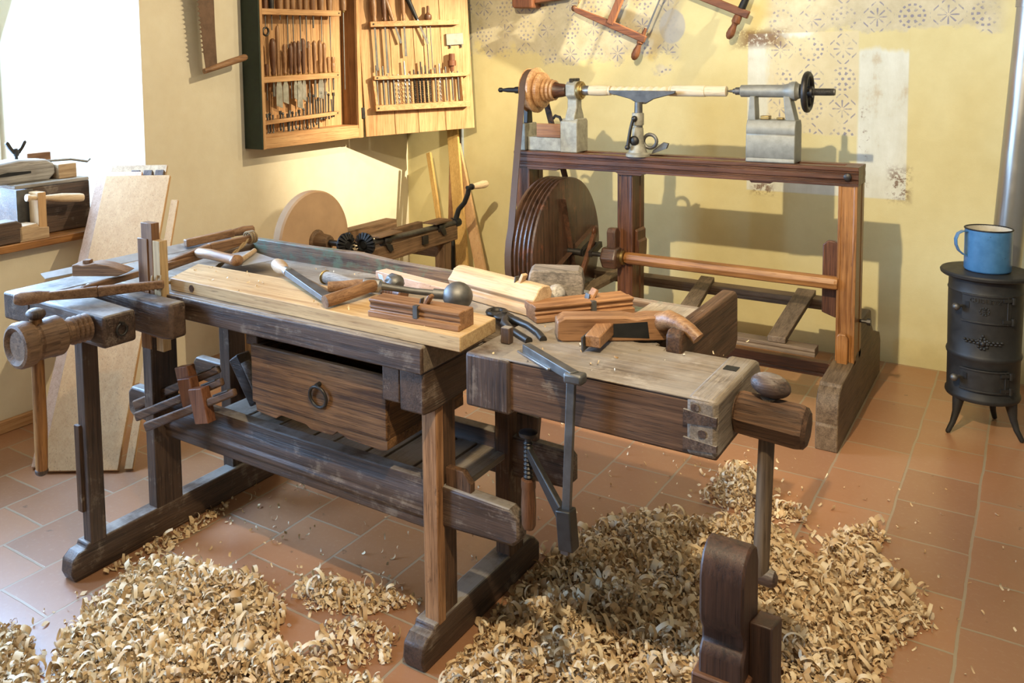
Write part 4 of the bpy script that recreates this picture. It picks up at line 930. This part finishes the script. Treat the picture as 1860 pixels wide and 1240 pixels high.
m=MB().tube(tw(c0-a*.235,c0-a*.235+b*.55,0),.004,6); m.tube(tw(c0-a*.235,c0-a*.235+b*.55,PI),.004,6); part('cord',m,bpy.data.materials['jute_cord'],T)
part('wall_nail',MB().cyl((-1.93,4.985,2.33),(-1.93,4.86,2.33),.006),IRON,T)
T=thing('frame_saw','second reddish frame saw hanging at the top beside the bare plaster patch','frame saw',(-1.4,4.89,1.735),0)
c0=V((-1.555,Y_,1.93)); a=V((.916,0,-.401)); b=V((.401,0,.916))
part('arm',arm(c0),SR[0],T,.004); part('arm',arm(c0+b*.55),SR[0],T,.004)
m=MB().prism([(-.018,0),(.026,0),(.022,.55),(-.014,.55)],c0+V((0,-.016,0)),a,b,(0,.030,0)); part('stretcher',m,SR[2],T,.004)
h=c0+a*.195
m=MB().rev(h-b*.022,-b,[(0,.020),(.01,.023),(.04,.024),(.05,.016),(.06,.015),(.085,.021),(.11,.023),(.128,.017),(.138,.008)],18); part('handle',m,SR[2],T)
part('socket',MB().rev(h+b*.02,b,[(0,.021),(.10,.017)],14),IRONB,T); part('blade',MB().beam(h+b*.1,h+b*.53,.002,.010,up=a),STEELD,T)
part('wall_nail',MB().cyl((-1.35,4.985,2.45),(-1.35,4.86,2.45),.006),IRON,T)
T=thing('wall_plane','thick brown wooden tool hanging at the top of the back wall left of the saws','wooden tool',(-2.7,4.88,1.93))
part('block',MB().prism([(-2.80,1.95),(-2.785,1.937),(-2.66,1.932),(-2.652,1.945),(-2.645,2.35),(-2.80,2.35)],(0,4.86,0),(1,0,0),(0,0,1),(0,.118,0)),SR[2],T,.008)
part('arm',MB().prism([(-2.652,1.962),(-2.43,1.985),(-2.43,2.03),(-2.652,2.02)],(0,4.89,0),(1,0,0),(0,0,1),(0,.06,0)),SR[0],T,.004)
# thin conduits in the corner
for i,(x,zb,l) in enumerate(((-3.300,.80,'left of two thin grey wall conduits in the corner behind the cabinet door'),(-3.262,.735,'right of two thin grey wall conduits in the corner, reaching lower'))):
    solo('conduit',MB().cyl((x,4.969,zb),(x,4.969,3.38),.0105,n=12),CONDUIT,l,'pipe',0,'thin conduits in the corner')
# ------------------------------------------------------------------ hand cranked grindstone
T=thing('grindstone','round sandstone grinding wheel on a wooden stand with toothed gears and a crank handle','grindstone',(-3.15,3.9,0))
SANDS=plain('sandstone',(.52,.34,.20),.85,.18,6,.2)
cw=V((-3.205,3.43,.652))
m=MB().rev(cw+V((-.066,0,0)),(1,0,0),[(0,.255),(.012,.268),(.02,.27),(.056,.27),(.066,.262),(.072,.05)],64); st=part('stone',m,SANDS,T,.0)
m=MB().rev(cw+V((0,0,0)),(1,0,0),[(0,.062),(.012,.060),(.02,.045),(.09,.040),(.10,.034)],24); part('hub',m,GR[0],T)
m=MB().cyl(cw+V((-.25,0,0)),cw+V((.22,0,0)),.016)
part('axle',m,IRON,T)
def gear(c,ax,R,m):
    ax=V(ax); t=V((0,0,1)); r=ax.cross(t).normalized(); u=r.cross(ax); n=18
    m.rev(c,ax,[(0,R*.55),(.022,R*.30)],20)
    for k in range(n):
        a_=2*PI*k/n; d=r*math.cos(a_)+u*math.sin(a_); tt=-r*math.sin(a_)+u*math.cos(a_)
        m.beam(c+d*R*.45+ax*.020,c+d*R+ax*.004,.009,.016,up=ax,w1=.013,h1=.02)
    m.rev(c-ax*.006,ax,[(0,R*.98),(.006,R*.98),(.008,R*.5)],24)
m=MB(); gear(V((-3.0,3.43,.652)),(1,0,0),.062,m); part('bevel_gear',m,IRONB,T)
m=MB(); gear(V((-2.945,3.535,.640)),(0,-1,0),.062,m); part('bevel_gear',m,IRONB,T)
m=MB().cyl((-2.945,3.53,.640),(-2.945,4.42,.618),.016,n=14); part('crank_shaft',m,STEELD,T)
m=MB()
for y in (3.70,4.22): m.rev((-2.945,y-.03,.636-(y-3.53)*.0247),(0,1,-.0247),[(0,.026),(.006,.030),(.054,.030),(.06,.026)],16)
part('bearing',m,IRON,T)
part('bearing_plate',MB().hexa([(-2.99,3.60,.664),(-2.90,3.60,.664),(-2.90,3.80,.664),(-2.99,3.80,.664)],[(-2.99,3.60,.672),(-2.90,3.60,.672),(-2.90,3.80,.672),(-2.99,3.80,.672)]),GR[1],T,.002)
part('bearing_plate',MB().box(-3.0,-2.90,4.13,4.30,.650,.660),GR[1],T,.002)
m=MB()
for y in (3.70,4.22):
    part('bracket',MB().prism([(0,0),(.06,-.02),(.07,-.05),(.045,-.06),(.02,-.035)],(-2.9275,y-.03,.625),(0,1,0),(0,0,1),(.012,0,0)),IRON,T,.002)
part('bracket',MB().box(-2.9295,-2.915,4.02,4.07,.55,.60),IRON,T,.002)
part('beam',MB().box(-3.02,-2.93,3.42,4.40,.515,.606),GR[1],T,.005); part('beam',MB().box(-3.49,-3.40,3.02,4.40,.515,.60),GR[1],T,.005)
for x,y in ((-2.975,3.30),(-2.975,4.30),(-3.445,3.10),(-3.445,4.30)): part('leg',MB().box(x-.035,x+.035,y-.035,y+.035,0,.515),GR[2],T,.004)
part('cross_rail',MB().box(-3.41,-3.01,4.27,4.33,.42,.50),GR[0],T,.004); part('beam_end',MB().box(-3.02,-2.93,3.24,3.42,.515,.60),GR[1],T,.005)
part('handle_block',MB().box(-3.03,-2.99,3.86,4.12,.606,.665),GR[1],T,.004)
m=MB().tube([(-2.945,4.405,.60),(-2.945,4.408,.65),(-2.928,4.41,.70),(-2.885,4.41,.745),(-2.86,4.41,.80),(-2.85,4.41,.845)],[.020,.017,.016,.0155,.0155,.015],12); m.rev((-2.945,4.385,.618),(0,1,0),[(0,.027),(.045,.027)],16); m.cyl((-2.848,4.385,.842),(-2.848,4.47,.842),.012); cr=part('crank',m,IRONB,T)
m=MB().rev((-2.848,4.43,.842),(0,1,0),[(0,.019),(.012,.019)],14); part('collar',m,IRON,cr)
m=MB().rev((-2.848,4.442,.842),(.03,1,.0),[(0,.013),(.01,.017),(.06,.021),(.12,.025),(.15,.022),(.158,.010)],18); part('handle',m,HL[1],cr)
# ------------------------------------------------------------------ boards leaning in the corner
YW=wood('yellow_lath',(.42,.25,.07),(.62,.40,.14),2,rough=.6,bump=.08)
def lean(name,label,cat,b0,t0,w,th,mat,up=(0,-1,0)):
    b0=V(b0);t0=V(t0)
    m=MB().beam(b0,t0,w,th,up=up); zmin=min(p[2] for p in m.v); m.v=[(p[0],p[1],p[2]-zmin) for p in m.v]
    return solo(name,m,mat,label,cat,.002)
lean('lath','thin lath with a dark knotty top leaning leftmost in the back corner','lath',(-3.185,4.70,0),(-3.468,4.86,.975),.034,.022,YW)
lean('board','reddish upright board standing in the corner between the pale laths','board',(-3.245,4.78,0),(-3.285,4.90,1.02),.062,.02,PL[2])
lean('board','long pale board leaning tallest in the back corner beside the conduits','board',(-3.06,4.68,0),(-3.345,4.945,1.42),.085,.022,YW)
lean('board','pale board slanting down to the right at the corner\'s right side','board',(-2.87,4.66,0),(-3.29,4.93,1.02),.075,.022,FP[2])
lean('lath','narrow pale lath slanting behind the rightmost corner board','lath',(-2.96,4.80,0),(-3.24,4.95,.86),.035,.018,YW)
solo('iron_rod',MB().cyl((-3.185,4.72,.004),(-3.235,4.80,.56),.014,n=12),IRONB,'dark iron rod standing among the boards in the back corner','rod')
# boards leaning under the window
def slab4(name,label,b0,b1,t0,t1,th,mat):
    b0,b1,t0,t1=map(V,(b0,b1,t0,t1)); n=(b1-b0).cross(t0-b0).normalized()
    if n.dot(V((1,-1,0)))>0: n=-n
    vs=[b0,b1,b1+n*th,b0+n*th]; ts=[t0,t1,t1+n*th,t0+n*th]
    m=MB().hexa(vs,ts); zmin=min(p[2] for p in m.v); m.v=[(p[0],p[1],p[2]-zmin) for p in m.v]
    return solo(name,m,mat,label,'board',.002)
B0=V((-3.215,1.825,0));B1=V((-2.955,2.003,0));T0=V((-3.655,2.475,1.075));T1=V((-3.435,2.645,1.06))
EU=(B1-B0).normalized(); LU=(T0-B0).normalized(); NB=EU.cross(LU).normalized()
if NB.x>0: NB=-NB
NH=V((NB.x,NB.y,0)).normalized()
def lb(name,label,cat,e0,e1,l,k,th,mat):
    """a board parallel to the front one, k behind it, spanning e0..e1 along the foot, l long"""
    o=B0+NH*k
    vs=[o+EU*e0,o+EU*e1]; ts=[v+LU*l for v in vs]
    m=MB().hexa([vs[0],vs[1],vs[1]+NB*th,vs[0]+NB*th],[ts[0],ts[1],ts[1]+NB*th,ts[0]+NB*th]); zmin=min(p[2] for p in m.v); m.v=[(p[0],p[1],p[2]-zmin) for p in m.v]
    return solo(name,m,mat,label,cat,.002)
W_=(B1-B0).length; L_=(T0-B0).length
lb('board','wide pale plain board leaning foremost against the window corner','board',0,W_-.01,L_,0,.022,FP[2])
lb('board','pinkish board showing its edge behind the wide leaning board','board',-.055,W_*.5,L_*1.012,.035,.022,PK[2])
lb('board','white-topped board standing hindmost against the wall corner','board',-.02,W_*.8,L_*1.035,.105,.016,PP[2])
for i,e in enumerate((.30,.49,.67)):
    lb('batten',['left','middle','right'][i]+' dark square batten end peeping over the leaning boards','batten',W_*e,W_*e+.042,L_*1.012,.068,.028,BD[2])
lb('lath','narrow lath leaning to the right of the wide pale boards','lath',W_+.012,W_+.045,L_*.90,.012,.02,FP[2])
# ------------------------------------------------------------------ things on the window sill (top at z .835)
ZS=.8352
T=thing('wooden_chest','dark worn wooden box standing on the window sill','box',(-3.92,2.33,ZS))
part('body',MB().box(-4.06,-3.79,2.16,2.475,ZS,1.06),BD[1],T,.006)
part('lid',MB().box(-4.065,-3.785,2.10,2.47,1.06,1.078),GY[1],T,.004)
part('end_iron',MB().box(-3.792,-3.786,2.105,2.185,ZS+.03,1.055),STEELD,T,.002)
T=thing('tenon_jig','pale wooden bracket with a long white turned handle before the dark box','jig',(-3.73,2.17,ZS))
part('upright',MB().box(-3.775,-3.70,2.155,2.195,ZS,1.045),FP[2],T,.003)
part('base',MB().prism([(2.06,0),(2.20,0),(2.20,.05),(2.155,.055),(2.14,.075),(2.06,.07)],(-3.78,0,ZS),(0,1,0),(0,0,1),(.085,0,0)),PP[1],T,.003)
m=MB().rev((-3.715,2.11,1.028),(.02,1,-.13),[(0,.016),(.012,.017),(.02,.011),(.09,.011),(.10,.013),(.17,.0205),(.26,.0205),(.275,.018)],18); part('handle',m,HL[1],T)
solo('wood_block',MB().prism([(1.90,0),(2.07,0),(2.078,.015),(2.075,.085),(2.05,.10),(1.90,.10)],(-3.785,0,ZS),(0,1,0),(0,0,1),(.09,0,0)),BD[1],'dark wooden block on the sill at the left picture edge','wood block',.006)
T=thing('saw_vise','pale dusty wooden clamp with a wing nut lying on the dark box','clamp',(-3.9,2.2,1.0782))
GYP=GY
m=MB().prism([(1.86,0),(2.30,0),(2.335,.03),(2.33,.075),(2.29,.098),(2.16,.108),(2.03,.095),(1.92,.06),(1.86,.045)],(-3.95,0,1.0785),(0,1,0),(0,0,1),(.11,0,0)); part('jaw',m,GY[1],T,.010)
part('slot',MB().prism([(2.03,.045),(2.10,.056),(2.21,.052),(2.21,.042),(2.10,.038),(2.04,.038)],(-3.8405,0,1.0785),(0,1,0),(0,0,1),(.003,0,0)),IRONB,T)
part('cheek',MB().box(-3.93,-3.82,2.335,2.43,1.0785,1.148),PP[1],T,.004)
part('block',MB().box(-4.0,-3.95,2.26,2.38,1.0785,1.20),PL[1],T,.004)
m=MB().cyl((-3.895,2.175,1.18),(-3.895,2.175,1.235),.008); 
for s_ in (-1,1): m.prism([(0,0),(s_*.018,.012),(s_*.034,.040),(s_*.044,.046),(s_*.05,.036),(s_*.036,.012),(s_*.016,-.014),(0,-.018)],(-3.900,2.175,1.225),(0,1,0),(0,0,1),(.012,0,0))
m.rev((-3.895,2.175,1.20),(0,0,1),[(0,.012),(.02,.015),(.03,.012)],12); part('wing_nut',m,IRON,T)
m=MB().tube([(-3.87,2.30,1.165),(-3.85,2.42,1.163),(-3.84,2.50,1.145),(-3.838,2.515,1.158)],.006,8); part('rod',m,STEELD,T)
# ------------------------------------------------------------------ stove with mug, stovepipe
T=thing('stove','small round black cast iron stove on three curved legs','stove',(-.172,4.275,0))
SX,SY=-.172,4.275
m=MB().rev((SX,SY,.150),(0,0,1),[(0,.110),(.004,.136),(.012,.1395),(.022,.139),(.030,.133),(.10,.1335),(.175,.134),(.183,.138),(.192,.140),(.200,.138),(.206,.1345),(.30,.136),(.40,.137),(.455,.137),(.463,.140),(.472,.137),(.505,.136),(.515,.138)],64); body=part('body',m,STOVE,T)
m=MB().rev((SX,SY,.664),(0,0,1),[(0,.138),(.006,.160),(.012,.168),(.022,.170),(.028,.166),(.030,.150)],64); part('top_plate',m,STOVE,T)
def curved(m,a0,a1,z0,z1,r0,r1,n=14):
    pr=[]; 
    for k in range(n+1):
        a=a0+(a1-a0)*k/n; pr.append((math.cos(a),math.sin(a)))
    vs=[];fs=[]
    for c,s in pr: vs+=[(SX+c*r0,SY+s*r0,z0),(SX+c*r1,SY+s*r1,z0),(SX+c*r1,SY+s*r1,z1),(SX+c*r0,SY+s*r0,z1)]
    for k in range(n):
        for j in range(4):
            j2=(j+1)%4; fs.append((k*4+j,k*4+j2,(k+1)*4+j2,(k+1)*4+j))
    fs+= [(0,1,2,3),(n*4+3,n*4+2,n*4+1,n*4)]
    return m._add(vs,fs)
FA=math.radians(-88)   # the stove's front faces the viewer
for z0,z1,nm in ((.495,.615,'fire_door'),(.205,.300,'ash_door')):
    m=curved(MB(),FA-.62,FA+.72,z0,z1,.12,.1405); curved(m,FA-.62,FA+.72,z1-.008,z1,.12,.1445); curved(m,FA-.62,FA+.72,z0,z0+.008,.12,.1445)
    d=part(nm,m,STOVE,T,.0015)
    m=MB()
    for zz in (z0+.016,z1-.016):
        curved(m,FA+.46,FA+.86,zz-.007,zz+.007,.12,.1475); a=FA+.74; m.cyl((SX+math.cos(a)*.146,SY+math.sin(a)*.146,zz-.016),(SX+math.cos(a)*.146,SY+math.sin(a)*.146,zz+.012),.0065)
    a=FA+.60; m.cyl((SX+math.cos(a)*.142,SY+math.sin(a)*.142,z0),(SX+math.cos(a)*.142,SY+math.sin(a)*.142,z1),.003)
    part('hinge',m,STOVE,d)
    a=FA-.62; r_=V((math.cos(a),math.sin(a),0)); p=V((SX,SY,z0+.062 if nm=='fire_door' else z0+.05))+r_*.137
    m=MB().cyl(p,p+r_*.032,.006); m.ell(p+r_*.036,(.0155,.0155,.0155),14,8); part('knob',m,STEELD,d)
    m=MB(); curved(m,FA-.52,FA-.40,p.z-.004,p.z+.024,.12,.1425); part('latch_plate',m,IRONB,d)
def onstove(a,z,r=.139): return V((SX+math.cos(a)*r,SY+math.sin(a)*r,z))
m=MB()
for k in range(-9,10):
    a=FA-.02+k*.055; m.ell(onstove(a,.415+(.006 if k%2 else -.003),.138),(.007,.007,.005+.004*(abs(k)<3)),8,6)
for k in range(10): 
    t=k*2*PI/10; m.ell(onstove(FA-.02+math.cos(t)*.14,.412+math.sin(t)*.022,.138),(.006,.006,.006),8,6)
m.ell(onstove(FA-.02,.412,.138),(.011,.011,.012),10,6); m.ell(onstove(FA-.02,.445,.138),(.006,.006,.006),8,6)
part('ornament',m,STOVE,body)
m=MB()
for k in range(10):
    t=k*2*PI/10; m.ell(onstove(FA-.0+math.cos(t)*.12,.548+math.sin(t)*.015,.1405),(.004,.004,.004),8,6)
for k in range(3): m.ell(onstove(FA+.0,.540+.008*k,.1405),(.009,.006,.003),8,6)
part('medallion',m,STOVE,body)
# raised lettering across the fire door
fc=bpy.data.curves.new('lettering','FONT'); fc.body='CUDLETZ'; fc.size=.024; fc.extrude=.0035; fc.align_x='CENTER'; fc.space_character=1.15
to=bpy.data.objects.new('tmp_text',fc); COL.objects.link(to)
bpy.context.view_layer.update(); dg=bpy.context.evaluated_depsgraph_get(); me=bpy.data.meshes.new_from_object(to.evaluated_get(dg)); bpy.data.objects.remove(to)
mt=MB(); 
for v in me.vertices:
    a=FA+.02+v.co.x/.1405; mt.v.append(tuple(onstove(a,.582+v.co.y,.1408+v.co.z)))
for p_ in me.polygons: mt.f.append(tuple(p_.vertices)); mt.sm.append(False)
part('lettering',mt,STOVE,body)
for a in (-2.35,-.42,1.30):
    d=V((math.cos(a),math.sin(a),0)); p=V((SX,SY,0))
    m=MB().tube([p+d*.112+V((0,0,.165)),p+d*.118+V((0,0,.13)),p+d*.125+V((0,0,.09)),p+d*.140+V((0,0,.045)),p+d*.162+V((0,0,.008)),p+d*.168+V((0,0,.0065))],[.026,.021,.015,.0115,.010,.0065],10); part('leg',m,STOVE,T)
m=MB().rev((SX+.03,SY+.12,.58),(.12,.3,0),[(0,.06),(.10,.06)],24); part('flue_collar',m,STOVE,T)
def enamel():
    m=M('enamel_blue',.32,0,.5); v=m.coord(rnd=False); n=m.noise(v,26,4,.6); n2=m.noise(v,60,4,.7)
    c=m.ramp(n,[(.3,(.045,.145,.30)),(.7,(.07,.20,.39))]); c=m.mix(n2.ss(.66,.72),c,(.02,.03,.04)); m.col(c); return m.m
BLUE=enamel(); WHITE_E=plain('enamel_white',(.62,.58,.48),.35,.25,25)
MX,MY,MZ=-.168,4.262,.6942
T=thing('mug','large blue enamel mug with a dark rim standing on the stove','mug',(MX,MY,MZ))
R=.0865; Hh=.178
m=MB().rev((MX,MY,MZ),(0,0,1),[(0,R*.90),(.004,R*.97),(.010,R),(Hh,R)],56,True); m.f.pop(); m.sm.pop(); part('body',m,BLUE,T)
m=MB().rev((MX,MY,MZ),(0,0,1),[(.012,R*.3),(.012,R-.004),(Hh,R-.0025)],48,False); m.rev((MX,MY,MZ+.012),(0,0,1),[(0,R*.3),(.0004,.001)],48,True); part('inside',m,WHITE_E,T,label='off-white enamel inside')
part('rim',MB().torus((MX,MY,MZ+Hh),(0,0,1),R,.0032,56,8),IRONB,T)
hd=V((-.86,-.50,0)).normalized(); c=V((MX,MY,MZ))+hd*R
m=MB(); pts=[c+hd*-.004+V((0,0,.165)),c+hd*.018+V((0,0,.168)),c+hd*.036+V((0,0,.158)),c+hd*.045+V((0,0,.135)),c+hd*.043+V((0,0,.11)),c+hd*.032+V((0,0,.085)),c+hd*.012+V((0,0,.068)),c+hd*-.004+V((0,0,.062))]
wd_=hd.cross(V((0,0,1))); m.ribbon(pts,wd_,.022,.005); part('handle',m,BLUE,T,.0015)
T=thing('stovepipe','shiny round metal stovepipe rising beside the right picture edge','stovepipe',(-.08,4.60,.5))
a=V((-.118,4.60,.58)); b=V((.045,4.66,3.38)); ax=(b-a)
m=MB().cyl(a,b,.061,n=40); pp=part('pipe',m,PIPE,T)
t=(1.80-.58)/ax.z; part('upper_section',MB().cyl(a+ax*t,b-ax*.001,.0655,n=40),PIPE,pp)
m=MB().cyl(a+V((0,0,.03)),a+V((-.02,-.17,.03)),.058,n=28); m.ell(a+V((0,0,.015)),(.061,.061,.05)); part('elbow',m,PIPE,pp)
# ------------------------------------------------------------------ dark post close to the viewer
T=thing('wooden_post','dark brown wooden post with a rounded head in the foreground','post',(-.33,1.24,0))
prof=[(1.20,0),(1.20,.735),(1.204,.744),(1.214,.752),(1.214,.768),(1.202,.786),(1.200,.80),(1.200,.850),(1.204,.868),(1.214,.884),(1.232,.894),(1.255,.893),(1.272,.882),(1.28,.86),(1.28,0)]
part('post',MB().prism(prof,(-.388,0,0),(0,1,0),(0,0,1),(.064,0,0)),POST[2],T,.004)
part('side_block',MB().prism([(1.225,.0),(1.29,.0),(1.29,.775),(1.23,.79)],(-.324,0,0),(0,1,0),(0,0,1),(.032,0,0)),POST[2],T,.003)
part('cross_piece',MB().box(-.43,-.24,1.17,1.31,0,.05),HDD[0],T,.004); part('collar',MB().box(-.396,-.318,1.192,1.286,.655,.708),HDD[0],T,.003)
# ------------------------------------------------------------------ shavings
def inside(poly,x,y):
    c=False; n=len(poly); j=n-1
    for i in range(n):
        xi,yi=poly[i]; xj,yj=poly[j]
        if (yi>y)!=(yj>y) and x<(xj-xi)*(y-yi)/(yj-yi)+xi: c=not c
        j=i
    return c
def edge_d(poly,x,y):
    d=9
    for i in range(len(poly)):
        ax_,ay=poly[i]; bx,by=poly[(i+1)%len(poly)]; vx,vy=bx-ax_,by-ay; t=max(0,min(1,((x-ax_)*vx+(y-ay)*vy)/(vx*vx+vy*vy+1e-9)))
        d=min(d,math.hypot(x-ax_-t*vx,y-ay-t*vy))
    return d
LP=[([(-2.14,.99),(-2.42,1.16),(-2.41,1.26),(-2.29,1.25),(-2.08,1.15),(-1.99,1.08)],1.0),
    ([(-1.99,1.08),(-2.22,1.29),(-2.31,1.46),(-2.34,1.63),(-2.27,1.75),(-2.09,1.76),(-1.97,1.81),(-1.78,1.73),(-1.7,1.61),(-1.47,1.62),(-1.36,1.66),(-1.21,1.50),(-1.6,1.2)],1.0),
    ([(-1.86,1.84),(-1.78,1.91),(-1.6,1.98),(-1.46,1.99),(-1.57,1.84),(-1.72,1.77)],.9),
    ([(-1.65,1.76),(-1.52,1.85),(-1.43,1.81),(-1.38,1.72),(-1.57,1.58)],.45),
    ([(-2.40,1.52),(-2.42,1.8),(-2.42,2.13),(-2.36,1.97),(-2.32,1.72)],.35)]
RP=[([(-1.19,1.5),(-1.24,1.75),(-1.25,1.96),(-1.27,2.19),(-1.27,2.37),(-1.26,2.54),(-1.20,2.72),(-1.07,2.86),(-.91,2.90),(-.76,3.03),(-.55,2.87),(-.55,3.0),(-.43,3.18),(-.37,3.1),(-.4,3.0),(-.28,2.88),(-.2,2.68),(-.27,2.55),(-.3,2.33),(-.31,2.1),(-.7,1.6)],1.0),
    ([(-.98,3.02),(-.99,3.3),(-.94,3.42),(-.81,3.32),(-.75,3.17),(-.63,3.15),(-.62,3.04),(-.75,2.97)],.6)]
def pile(name,polys,n,label,seed,zmax):
    rng=np.random.default_rng(seed); pts=[]
    bb=[(min(p[0] for p in q),max(p[0] for p in q),min(p[1] for p in q),max(p[1] for p in q)) for q,_ in polys]
    area=[(b[1]-b[0])*(b[3]-b[2])*d for b,(q,d) in zip(bb,polys)]; ta=sum(area)
    ph=rng.uniform(0,6,6)
    def fn(r):
        while True:
            i=int(np.searchsorted(np.cumsum(area)/ta,r.random())); b=bb[i]; q=polys[i][0]
            x=r.uniform(b[0],b[1]); y=r.uniform(b[2],b[3])
            if not inside(q,x,y): continue
            e=edge_d(q,x,y)
            lump=.5+.25*math.sin(x*17+ph[0]+2*math.sin(y*9+ph[1]))+.25*math.sin(y*21+ph[2]+2*math.sin(x*11+ph[3]))
            if r.random()> .25+min(1,e/.06)*(.35+.6*lump): continue
            h=zmax*min(1,e/.14)*(.25+.9*lump)
            z=.001+h*r.random()**.8
            if r.random()<.06: x+=r.normal()*.05; y+=r.normal()*.05; z=.001
            big=r.random()
            if any(x0<x<x1 and y0_<y<y1_ for x0,x1,y0_,y1_ in ((-2.50,-2.42,1.44,2.38),(-1.365,-1.272,1.72,2.40))) and z<.1: continue
            if big<.028: return x,y,z,.06,.006+.007*r.random(),.012+.016*r.random(),r.uniform(2,6.5)
            if big<.05: return x,y,z,.05+.04*r.random(),.011+.010*r.random(),.010+.010*r.random(),r.uniform(2.5,6)
            if big<.25: return x,y,z,.022+.025*r.random(),.0045+.008*r.random(),.006+.009*r.random(),r.uniform(1.0,4.0)
            if big<.55: return x,y,z,.015+.025*r.random(),.006+.010*r.random(),.02+.02*r.random(),r.uniform(.2,1.1)
            return x,y,z,.006+.014*r.random(),.002+.005*r.random(),.003+.006*r.random(),r.uniform(.4,3)
    return flakes(name,n,fn,SHAV,label,'wood shavings',rng=rng)
pile('wood_shavings',LP,19000,'heap of pale curled wood shavings on the bluish lit floor before the bench',4,.075)
pile('wood_shavings',RP,33000,'large heap of curled wood shavings under the tail vise and around the handle',9,.075)
def loose(r):
    while True:
        x=r.uniform(-2.5,.0); y=r.uniform(1.2,3.6)
        if r.random()<math.exp(-abs(y-2.2)*.7)*(1 if x<-.2 else .4): break
    s=r.random()
    return x,y,.001,.008+.014*s,.003+.006*r.random(),.006+.006*r.random(),r.uniform(.2,3)
flakes('loose_chips',800,loose,SHAV,'single loose wood chips scattered over the tiled floor','wood chips',rng=np.random.default_rng(21))
def on_bench(r):
    while True:
        x=r.uniform(-2.3,-.6); y=r.uniform(1.76,2.40)
        if x>-1.24 and y<2.03 and y>1.76: z=.8940 if x>-1.05 else .8935
        elif y<1.96 and x<-1.17: z=.9257
        elif y>2.21: z=.8385
        else: z=.8856
        if x>-.55: continue
        break
    return x,y,z,.005+.009*r.random(),.002+.004*r.random(),.004+.005*r.random(),r.uniform(.2,2.5)
flakes('bench_chips',150,on_bench,SHAV,'tiny pale wood chips lying scattered over the bench top','wood chips',rng=np.random.default_rng(33))
# ------------------------------------------------------------------ camera
cam=bpy.data.cameras.new('camera'); co=bpy.data.objects.new('camera',cam); COL.objects.link(co)
yaw,pitch,roll=-.6059,.0791,-.0157
f=V((math.sin(yaw)*math.cos(pitch),math.cos(yaw)*math.cos(pitch),-math.sin(pitch))); r=V((math.cos(yaw),-math.sin(yaw),0)); u=r.cross(f)
r2=r*math.cos(roll)+u*math.sin(roll); u2=-r*math.sin(roll)+u*math.cos(roll)
co.matrix_world=Matrix(((r2.x,u2.x,-f.x,0),(r2.y,u2.y,-f.y,0),(r2.z,u2.z,-f.z,1.6),(0,0,0,1)))
cam.sensor_width=36; cam.lens=1581.4/1860*36; cam.shift_x=(930-800)/1860; cam.shift_y=(239-620)/1860; cam.clip_start=.05
scn.camera=co
# ------------------------------------------------------------------ light
def spot(name,loc,tgt,power,color,size,blend,rad):
    l=bpy.data.lights.new(name,'SPOT'); l.energy=power; l.color=color; l.spot_size=math.radians(size); l.spot_blend=blend; l.shadow_soft_size=rad
    o=bpy.data.objects.new(name,l); COL.objects.link(o); o.location=loc; o.rotation_euler=(V(tgt)-V(loc)).to_track_quat('-Z','Y').to_euler(); return o
def area(name,loc,tgt,power,color,sx,sy):
    l=bpy.data.lights.new(name,'AREA'); l.energy=power; l.color=color; l.shape='RECTANGLE'; l.size=sx; l.size_y=sy
    o=bpy.data.objects.new(name,l); COL.objects.link(o); o.location=loc; o.rotation_euler=(V(tgt)-V(loc)).to_track_quat('-Z','Y').to_euler(); return o
WARM=(1,.82,.54)
spot('ceiling_spot_main',(-.9,.1,3.2),(-1.35,4.2,1.25),780,WARM,54,.6,.03)
spot('left_wall_fill',(-.7,3.9,3.25),(-3.74,2.9,1.3),300,WARM,62,.8,.03)  # fill spot added to warm and brighten the left wall
spot('ceiling_spot_bench',(-.1,.5,3.25),(-1.15,2.1,.45),330,WARM,52,.8,.04)
spot('wall_spot',(-.6,4.60,2.5),(-3.72,4.55,1.25),1050,(1,.85,.60),36,1.0,.015)
spot('wall_spot_wide',(-.6,4.60,2.5),(-3.0,4.9,1.5),60,(1,.85,.60),110,1.0,.015)
area('window_daylight',(-4.46,-.3,1.6),(-2.3,1.2,.6),250,(.36,.60,1.0),1.05,1.4)
area('niche_daylight',(-4.44,1.82,1.6),(-2.5,2.0,.9),225,(.38,.62,1.0),1.1,1.4)
area('ambient_fill',(-1.0,1.6,3.36),(-1.0,1.6,0),50,(1,.80,.52),3.0,3.0)  # added ambient fill below the ceiling, stands for no fixture
w=bpy.data.worlds.new('sky'); scn.world=w; w.use_nodes=True
bg=w.node_tree.nodes['Background']; bg.inputs[0].default_value=(.55,.7,1,1); bg.inputs[1].default_value=1.0
scn.view_settings.view_transform='Standard'; scn.view_settings.look='None'; scn.view_settings.exposure=0.0; scn.view_settings.gamma=1
scn.view_settings.use_curve_mapping=False
